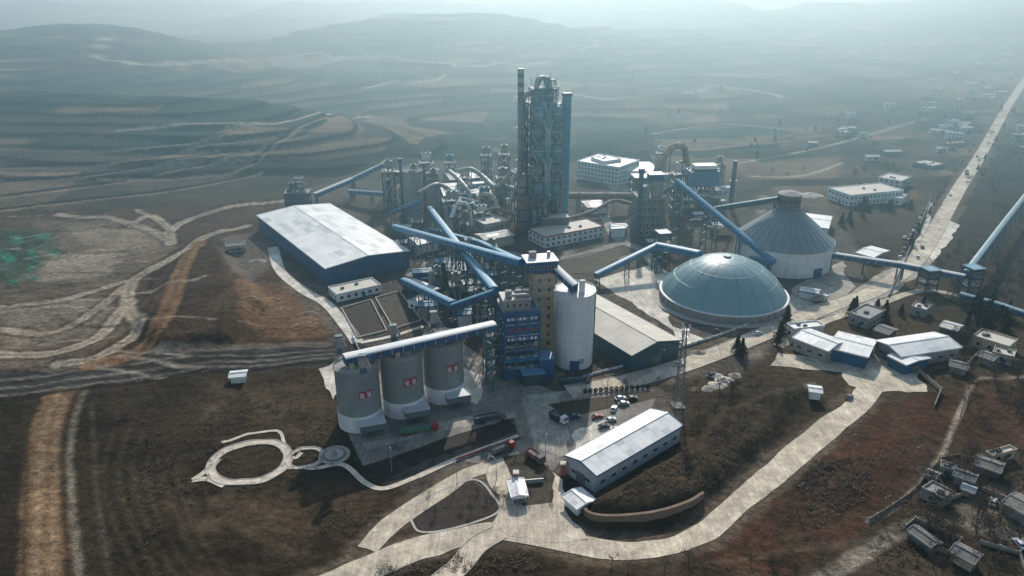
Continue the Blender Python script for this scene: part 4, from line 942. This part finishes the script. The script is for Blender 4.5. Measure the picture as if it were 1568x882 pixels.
x,y,_=P(1070,318);st=S('main_bag_filter');frame(st,x,y,22,14,.1,0,12,2,4,2,TEAL,CONCD,.6);bagfilter(st,x,y,12,21,13,16,.1,BLUEP);st.p('roof',ROOFW).box(x+1,y,29.6,16,9,2.6,.1);st.p('roof_edge',BLUE).box(x+1,y,29,17,10,.5,.1);st.done()
duct('gas_duct',[P(1000,300,8),P(1003,262,34),P(1028,224,52),P(1048,222,52),P(1052,252,34)],2.2,BEIGE)
duct('gas_duct',[P(1005,305,6),P(1022,290,20),P(1040,282,26),P(1062,292,18)],1.6,TEALL)
x,y,_=P(1118,318);st=S('exhaust_stack');st.p('shaft',TEAL).cyl(x,y,0,ZT(y,246),1.8,1.5,n=20);st.p('stack_platform',TEALD).cyl(x,y,20,20.3,2.8,n=16);st.p('base',CONC).cyl(x,y,0,4,2.6,2.0,n=20);st.done()
machine('filter_tower',1010,262,8,7,16,.1,CONC,3)
machine('filter_tower',1098,285,7,7,18,.1,TEAL,3)
gable('clinker_shed',P(1228,345,6),P(1268,350,6),P(1262,330,6),6,1.2,'x',WHITE,ROOFM,5,2,BLUE)
gable('water_pump_house',P(900,318,5),P(930,316,5),P(926,306,5),5,1,'x',WHITE,[ROOFB,ROOFW3],4,2,BLUE)
# ------------------------------------------------------------ lattice mast
x,y,_=P(1038,622);h_=ZT(y,494);st=S('lattice_mast');mb=st.p('mast_frame',CONCD)
cor=lambda z:[(x+a*(1.7-1.3*z/h_),y+b2*(1.7-1.3*z/h_),z) for a,b2 in((-1,-1),(1,-1),(1,1),(-1,1))]
n=16
for i in range(n):
    a=cor(h_*i/n);b_=cor(h_*(i+1)/n)
    for k in range(4):
        mb.beam(a[k],b_[k],.2);mb.beam(a[k],b_[(k+1)%4],.11);mb.beam(b_[k],b_[(k+1)%4],.11);mb.beam(a[(k+1)%4],b_[k],.11)
for z_ in(h_-3,h_-6): st.p('antenna_platform',DUCT).cyl(x,y,z_,z_+.2,1.4,n=12);[st.p('antenna',WHITE).box(x+1.5*math.cos(t),y+1.5*math.sin(t),z_,.3,.3,2.2,t) for t in(0,2.1,4.2)]
st.p('footing',CONC).box(x,y,0,4.5,4.5,.5);st.done()
# ------------------------------------------------------------ lamps, poles, walls
def lamp(u,v,h=8,r=0):
    x,y,_=P(u,v);z=hz(x,y);st=S('street_lamp');st.p('pole',CONC).cyl(x,y,z,z+h,.14,.08,8);st.p('arm',CONC).beam((x,y,z+h),(x+1.6*math.cos(r),y+1.6*math.sin(r),z+h+.3),.12);st.p('lamp_head',CONC).box(x+1.8*math.cos(r),y+1.8*math.sin(r),z+h+.2,.9,.35,.15,r);st.done()
for u,v in((835,700),(760,735),(700,742),(860,670),(1100,530),(1010,560),(1180,500),(1260,460),(1350,425),(1440,320),(1480,258),(1515,195),(600,722),(930,600)): lamp(u,v,8,random.uniform(0,6))
def upole(u,v):
    x,y,_=P(u,v);z=hz(x,y);st=S('utility_pole');st.p('pole',CONCD).cyl(x,y,z,z+10,.18,.12,8);st.p('crossarm',CONCD).box(x,y,z+9,2.2,.15,.18,.5);[st.p('insulator',WHITE).cyl(x+k*.9,y+k*.45,z+9.18,z+9.5,.1,n=6) for k in(-1,1)];st.done()
for u,v in((1470,640),(1500,560),(1540,500),(1400,720),(1350,800),(1480,400),(1450,450),(1300,700),(1220,780),(320,600),(220,615)): upole(u,v)
st=S('retaining_wall');pts=crm([P(*q)[:2] for q in[(893,778),(900,796),(935,802),(1000,796),(1050,781),(1076,766)]],6)
for a,b_ in zip(pts[:-1],pts[1:]): st.p('wall_face',STONE).beam((*a,1.0),(*b_,1.0),.7,4.0);st.p('coping',STONE).beam((*a,3.1),(*b_,3.1),1.0,.25)
st.done()
def fence(name,px,h=1.8,m=WHITE,gap=4,t=.2):
    st=S(name);pts=[P(*q)[:2] for q in px]
    for a,b_ in zip(pts[:-1],pts[1:]):
        a=np.array(a);b_=np.array(b_);n=max(1,int(np.linalg.norm(b_-a)/gap))
        for i in range(n):
            p=a+(b_-a)*i/n;q=a+(b_-a)*(i+1)/n;zp=hz(*p);zq=hz(*q)
            st.p('panel',m).beam((*p,zp+h*.5),(*q,zq+h*.5),t,h*.9);st.p('post',CONC).box(*p,zp-.3,.45,.45,h+.5)
    st.done()
fence('boundary_wall',[(1360,455),(1385,400),(1415,330),(1425,305)],1.6)
fence('boundary_wall',[(870,585),(960,560),(1100,515),(1195,478)],1.2,WHITE)
fence('boundary_wall',[(1400,565),(1440,600),(1430,625)],2,BEIGE)
fence('boundary_wall',[(700,705),(760,684),(797,672)],1.2,BRICK,3)
fence('boundary_wall',[(540,517),(560,560)],1.5)
fence('courtyard_wall',[(1330,800),(1390,760),(1415,735),(1440,705),(1470,700)],1.2,STONE)
fence('courtyard_wall',[(1445,768),(1500,750),(1540,765)],1.6,BEIGE);fence('courtyard_wall',[(1385,812),(1400,800),(1470,830),(1455,850),(1430,842)],1.6,CONC)
fence('courtyard_wall',[(1480,560),(1500,540),(1560,556)],1.6,BEIGE);fence('courtyard_wall',[(1500,835),(1560,850),(1568,870)],1.5,CONC)
st=S('entrance_gate')
for a in((790,742),(862,728)):
    x,y,_=P(*a);st.p('gate_pillar',BRICK).box(x,y,.2,1.6,1.6,4.5);st.p('pillar_cap',CREAM).box(x,y,4.7,2,2,.4)
a=P(790,742);st.p('sliding_gate',DUCT).beam((a[0]+2,a[1],1),(a[0]+9,a[1]+1,1),.3,1.6);st.done()
# ================================================================== VEHICLES
def wheel(mb,x,y,z,r,w,rot):
    c,s_=math.cos(rot+math.pi/2),math.sin(rot+math.pi/2);mb.tube([(x-c*w/2,y-s_*w/2,z),(x+c*w/2,y+s_*w/2,z)],r,12)
def prof(mb,pts,w,f,z):
    n=len(pts);vs=[(*f(a,-w/2),z+h) for a,h in pts]+[(*f(a,w/2),z+h) for a,h in pts]
    mb.add(vs,[tuple(range(n)),tuple(range(2*n-1,n-1,-1))]+[(i,n+i,n+(i+1)%n,(i+1)%n) for i in range(n)])
def car(u,v,rot,m,z=None):
    x,y,_=P(u,v);z=hz(x,y)+.17 if z is None else z;f=loc(x,y,rot);st=S('parked_car')
    prof(st.p('car_body',m),[(-2.2,.35),(2.2,.35),(2.25,.75),(1.2,.95),(-1.9,1.0),(-2.25,.8)],1.8,f,z)
    prof(st.p('cabin_glass',GLASS),[(1.2,.93),(.5,1.42),(-1.2,1.45),(-1.95,.95)],1.6,f,z)
    prof(st.p('car_roof',m),[(.5,1.42),(.4,1.5),(-1.1,1.52),(-1.25,1.44)],1.5,f,z)
    for a in(-1.4,1.4):
        for b2 in(-.85,.85): wheel(st.p('wheel',BLACK),*f(a,b2),z+.33,.33,.24,rot)
    st.done()
def truck(u,v,rot,m,body,z=.1,L=12,tank=False):
    x,y,_=P(u,v);f=loc(x,y,rot);st=S('dump_truck' if not tank else 'bulk_tanker_truck')
    prof(st.p('cab',m),[(L/2-2.2,.9),(L/2,.9),(L/2,2.2),(L/2-.4,3.1),(L/2-2.2,3.2)],2.5,f,z);prof(st.p('windscreen',GLASS),[(L/2+.04,2.1),(L/2+.06,2.2),(L/2-.3,3.0),(L/2-.4,3.0)],2.2,f,z)
    st.p('chassis',BLACK).box(*f(-.5,0),z+.7,L-1,1.0,.35,rot)
    if tank: st.p('tank',body).tube([(*f(-L/2,0),z+2.1),(*f(L/2-2.8,0),z+2.1)],1.25,18)
    else:
        Lb=L-3;c=-L/2+Lb/2
        st.p('cargo_bed',body).box(*f(c,0),z+1.1,Lb,2.5,.25,rot)
        for b2 in(-1.2,1.2): st.p('cargo_side',body).box(*f(c,b2),z+1.35,Lb,.12,1.4,rot)
        for a in(-L/2+.1,L/2-3.1): st.p('cargo_side',body).box(*f(a,0),z+1.35,.12,2.3,1.4,rot)
        st.p('cargo_load',CONCD).box(*f(c,0),z+1.36,Lb-.4,2.25,.9,rot)
        for k in range(int(Lb/1.5)):
            for b2 in(-1.29,1.29): st.p('cargo_rib',body).box(*f(-L/2+.7+k*1.5,b2),z+1.2,.12,.1,1.5,rot)
    for a in(L/2-1.2,-L/2+1,-L/2+2.4,-L/2+3.8):
        for b2 in(-1.05,1.05): wheel(st.p('wheel',BLACK),*f(a,b2),z+.52,.52,.4,rot)
    st.done()
truck(642,662,.28,RED,GREEN,L=14);truck(880,587,.12,CONCD,TEALD,L=13);truck(770,692,.6,RED,CONCD,L=9,z=.25);truck(855,645,-.8,WHITE,TEALD,L=8);truck(750,645,.3,CONCD,TEALD,L=12,z=.15)
truck(1480,268,1.1,RED,BLUE,z=.2);truck(1255,462,.4,WHITE,CONC,z=.2,L=9);truck(820,705,-.9,CONCD,BRICK,z=.2,L=8)
for u,v,r_,m in((935,645,.4,WHITE),(940,628,1.2,WHITE),(925,655,.3,CONCD),(950,612,.3,WHITE),(955,620,.2,DUCT),(968,612,.3,TEALD),(880,640,.2,BLUE),(1090,575,.5,BLACK),(1412,380,1.2,BLACK),(1405,395,1.2,WHITE),(1385,365,1.2,WHITE),(1390,380,1.15,BLACK),(1525,172,1.0,WHITE),(1498,232,1.0,BLACK),(1455,300,1.05,WHITE),(1160,512,.35,WHITE),(1200,470,.4,BLACK),(1520,770,.9,WHITE),(1560,835,1.6,WHITE),(1490,758,.2,CONCD),(1300,610,.8,CONCD),(945,660,.5,DUCT),(915,640,.4,RED),(1040,560,.3,WHITE)):
    car(u,v,r_,m)
for k in range(12): car(1378+k*3.4,395-k*6.6,1.15,random.choice([WHITE,BLACK,DUCT,CONCD,RED]))
# ================================================================== VEGETATION
def tree_mesh(kind,seed):
    r=random.Random(seed);mb=MB();lf=MB()
    def leaf(c,s_,flat=.5):
        d=Vector((r.gauss(0,1),r.gauss(0,1),r.gauss(0,.6))).normalized();a=d.cross(Vector((r.random(),r.random(),r.random()))).normalized();b2=d.cross(a)
        c=Vector(c);lf.add([c+a*s_,c+b2*s_*.6,c-a*s_*.8,c-b2*s_*.7],[(0,1,2,3)])
    if kind=='pine':
        h=7;mb.cyl(0,0,0,h,.22,.04,7)
        for k in range(20):
            z=.9+k*.31;R=(h-z)*.42*r.uniform(.7,1.2);nb=7
            for i in range(nb):
                a=i*2*math.pi/nb+k*.7+r.uniform(-.3,.3);rr=R*r.uniform(.6,1.2);e=(rr*math.cos(a),rr*math.sin(a),z-rr*.18);mb.beam((0,0,z),e,.06)
                for j in range(5):
                    t=r.uniform(.3,1);leaf((e[0]*t+r.gauss(0,.15),e[1]*t+r.gauss(0,.15),z+(e[2]-z)*t+r.gauss(0,.1)),r.uniform(.22,.42))
    else:
        h=6;mb.cyl(0,0,0,h*.45,.2,.13,7)
        for i in range(9):
            a=i*.9+r.random();el=r.uniform(.5,1.3);L=r.uniform(1.8,3.0);z=h*.3+r.random()*h*.15
            e=(L*math.cos(a)*math.cos(el),L*math.sin(a)*math.cos(el),z+L*math.sin(el));mb.beam((0,0,z),e,.1)
            for q in range(3):
                e2=tuple(e[c]+r.gauss(0,.6) for c in range(3));mb.beam(e,e2,.05)
                for j in range(9): leaf(tuple(e2[c]+r.gauss(0,.42) for c in range(3)),r.uniform(.1,.24))
    me=bpy.data.meshes.new(kind+'_mesh');n=len(mb.v)
    me.from_pydata(mb.v+lf.v,[],mb.f+[tuple(i+n for i in f_) for f_ in lf.f]);me.materials.append(BARK);me.materials.append(LEAF if kind=='pine' else TWIG)
    me.polygons.foreach_set('material_index',[0]*len(mb.f)+[1]*len(lf.f));me.update();return me
PM=[tree_mesh('pine',i) for i in range(3)];DM=[tree_mesh('bare',i) for i in range(4)]
def put(kind,x,y,s_):
    o=bpy.data.objects.new('pine_tree' if kind=='pine' else 'bare_tree',random.choice(PM if kind=='pine' else DM));o.location=(x,y,hz(x,y)-.05);o.rotation_euler=(0,0,random.uniform(0,6.28));o.scale=(s_*random.uniform(.85,1.15),s_*random.uniform(.85,1.15),s_*random.uniform(.85,1.2));scene.collection.objects.link(o)
def grove(kind,u0,v0,u1,v1,n,s0=.8,s1=1.3):
    for _ in range(n):
        x,y,_z=P(random.uniform(u0,u1),random.uniform(v0,v1));put(kind,x,y,random.uniform(s0,s1))
for q in((1195,515),(1203,500),(1190,528),(1135,545),(1128,538),(1302,485),(1308,478),(1480,500)): put('pine',*P(*q)[:2],random.uniform(1.0,1.4))
grove('pine',1300,290,1400,325,22,.8,1.2);grove('pine',1270,310,1330,345,6);grove('pine',1490,470,1568,520,14,1,1.5);grove('bare',1450,520,1500,560,10)
grove('pine',1330,470,1420,500,5);grove('bare',1100,585,1200,600,5,.6,1);grove('bare',1050,600,1200,690,18,.5,.9);grove('bare',1440,560,1568,640,18);grove('bare',1400,700,1568,880,50,.7,1.2)
grove('bare',1430,380,1568,470,34);grove('bare',1300,230,1420,290,14);grove('bare',770,700,850,770,8,.5,.8);grove('bare',640,745,760,800,10,.4,.6)
grove('bare',1180,500,1330,560,10,.7,1.0);grove('bare',580,690,780,700,8,.35,.5);grove('bare',900,860,1300,880,10,.5,.8);grove('bare',880,250,1250,290,16,.6,1.0);grove('bare',940,580,1150,600,6,.5,.8)
grove('bare',1500,200,1568,330,26,.8,1.2)
for t in range(30):
    u=1568-t*5.6;v=115+t*9.3;put(random.choice(['bare','bare','pine']),*P(u+random.choice([-14,16])-t*.1,v)[:2],random.uniform(.7,1.1))
for k in range(100):
    u,v=random.uniform(900,1560),random.uniform(120,250);g=G(u,v);put(random.choice(['bare','bare','pine']),g[0],g[1],random.uniform(.7,1.3))
for k in range(13):
    x,y,_=P(896+k*8,602-k*.6);lf=MB()
    for j in range(140):
        d=Vector((random.gauss(0,1),random.gauss(0,1),random.gauss(0,1))).normalized()*random.uniform(.8,1.05);c=Vector((x,y,1.05))+d;a=d.cross(Vector((random.random(),random.random(),1))).normalized()*.22;b2=d.cross(a).normalized()*.2
        lf.add([c+a,c+b2,c-a,c-b2],[(0,1,2,3)])
    st=S('round_shrub');st.parts[('foliage',LEAF.name)]=(lf,LEAF);st.p('stem',BARK).cyl(x,y,0,.6,.12,n=6);st.done()
sc=MB();scz=[([(1060,690),(1190,600),(1240,600),(1160,700),(1075,770),(930,790),(960,745)],1000),([(1180,830),(1240,700),(1345,700),(1330,770),(1230,830)],500),([(500,880),(700,845),(900,850),(1150,870),(1100,882)],350),([(180,640),(500,570),(540,690),(480,760),(600,790),(480,870),(200,870)],900),([(1350,790),(1440,700),(1568,690),(1568,880),(1300,880)],600),([(200,400),(340,390),(350,500),(230,530)],200),([(1330,480),(1568,480),(1568,570),(1440,590)],500),([(1430,420),(1568,200),(1568,470)],500)]
for poly,n in scz:
    pp=[P(*q)[:2] for q in poly];pa=np.array(pp);xs_=rng.uniform(pa[:,0].min(),pa[:,0].max(),n*3);ys_=rng.uniform(pa[:,1].min(),pa[:,1].max(),n*3)
    keep=(sdpoly(xs_,ys_,pp)<-1)&(fbm(xs_/12,ys_/12,77,3)>.47);xs_,ys_=xs_[keep][:n],ys_[keep][:n];zs_=hgt(xs_,ys_)
    for x,y,z in zip(xs_,ys_,zs_):
        s_=random.uniform(.3,.8)
        for j in range(10):
            c=Vector((x+random.gauss(0,.45)*s_*1.6,y+random.gauss(0,.45)*s_*1.6,z+random.uniform(.1,1.3)*s_));a=Vector((random.gauss(0,1),random.gauss(0,1),random.gauss(0,1))).normalized();b2=a.cross(Vector((0,.3,1))).normalized()
            sc.add([c+a*.35*s_,c+b2*.3*s_,c-a*.35*s_,c-b2*.25*s_],[(0,1,2,3)])
st=S('scrub_vegetation');st.parts[('twigs',TWIG.name)]=(sc,TWIG);st.done()
# ================================================================== HAZE, LIGHT, CAMERA
def haze(name,dens,colr,g,y0,y1,top,ab,abc):
    """real air volume: scattering plus a little absorption of red light"""
    hm=bpy.data.materials.new(name+'_air');hm.use_nodes=True;nt=hm.node_tree;nt.nodes.clear();o=nt.nodes.new('ShaderNodeOutputMaterial');vs=nt.nodes.new('ShaderNodeVolumeScatter')
    vs.inputs['Color'].default_value=(*colr,1);vs.inputs['Density'].default_value=dens;vs.inputs['Anisotropy'].default_value=g
    va=nt.nodes.new('ShaderNodeVolumeAbsorption');va.inputs['Color'].default_value=(*abc,1);va.inputs['Density'].default_value=ab
    ad=nt.nodes.new('ShaderNodeAddShader');nt.links.new(vs.outputs[0],ad.inputs[0]);nt.links.new(va.outputs[0],ad.inputs[1]);nt.links.new(ad.outputs[0],o.inputs['Volume'])
    st=S(name);st.p('air',hm).prism([(-7500,y0),(7500,y0),(7500,y1),(-7500,y1)],-120,top);st.done()
haze('haze',.00014,(.50,.85,1.0),.6,-1000,300,250,.00002,(.2,.85,1))
haze('plant_haze',.00068,(.50,.86,1.0),.6,301,780,250,.00022,(.05,.80,1))
haze('valley_haze',.00115,(.80,.96,1.0),.62,781,9600,265,.00020,(.05,.75,1))
w=bpy.data.worlds.new('World');scene.world=w;w.use_nodes=True;nt=w.node_tree;bg=nt.nodes['Background'];sky=nt.nodes.new('ShaderNodeTexSky');sky.sky_type='NISHITA';sky.sun_disc=False
EL,AZ=D2R(32),D2R(8);sky.sun_elevation=EL;sky.sun_rotation=AZ;sky.dust_density=1;sky.air_density=1.2;nt.links.new(sky.outputs[0],bg.inputs['Color']);bg.inputs['Strength'].default_value=.145
sd=bpy.data.lights.new('sun','SUN');sd.energy=5.0;sd.angle=D2R(1.0);sd.color=(1,.965,.91);so=bpy.data.objects.new('sun',sd);scene.collection.objects.link(so)
so.rotation_euler=Vector((math.cos(EL)*math.sin(AZ),math.cos(EL)*math.cos(AZ),math.sin(EL))).to_track_quat('Z','Y').to_euler();so.location=(0,0,400)
cd=bpy.data.cameras.new('camera');cd.sensor_width=36;cd.lens=36*FP/1568;cd.clip_start=1;cd.clip_end=30000
co_=bpy.data.objects.new('camera',cd);co_.location=(0,0,HC);co_.rotation_euler=(math.pi/2-PIT,0,0);scene.collection.objects.link(co_);scene.camera=co_
scene.view_settings.view_transform='Standard';scene.view_settings.look='None';scene.view_settings.exposure=0
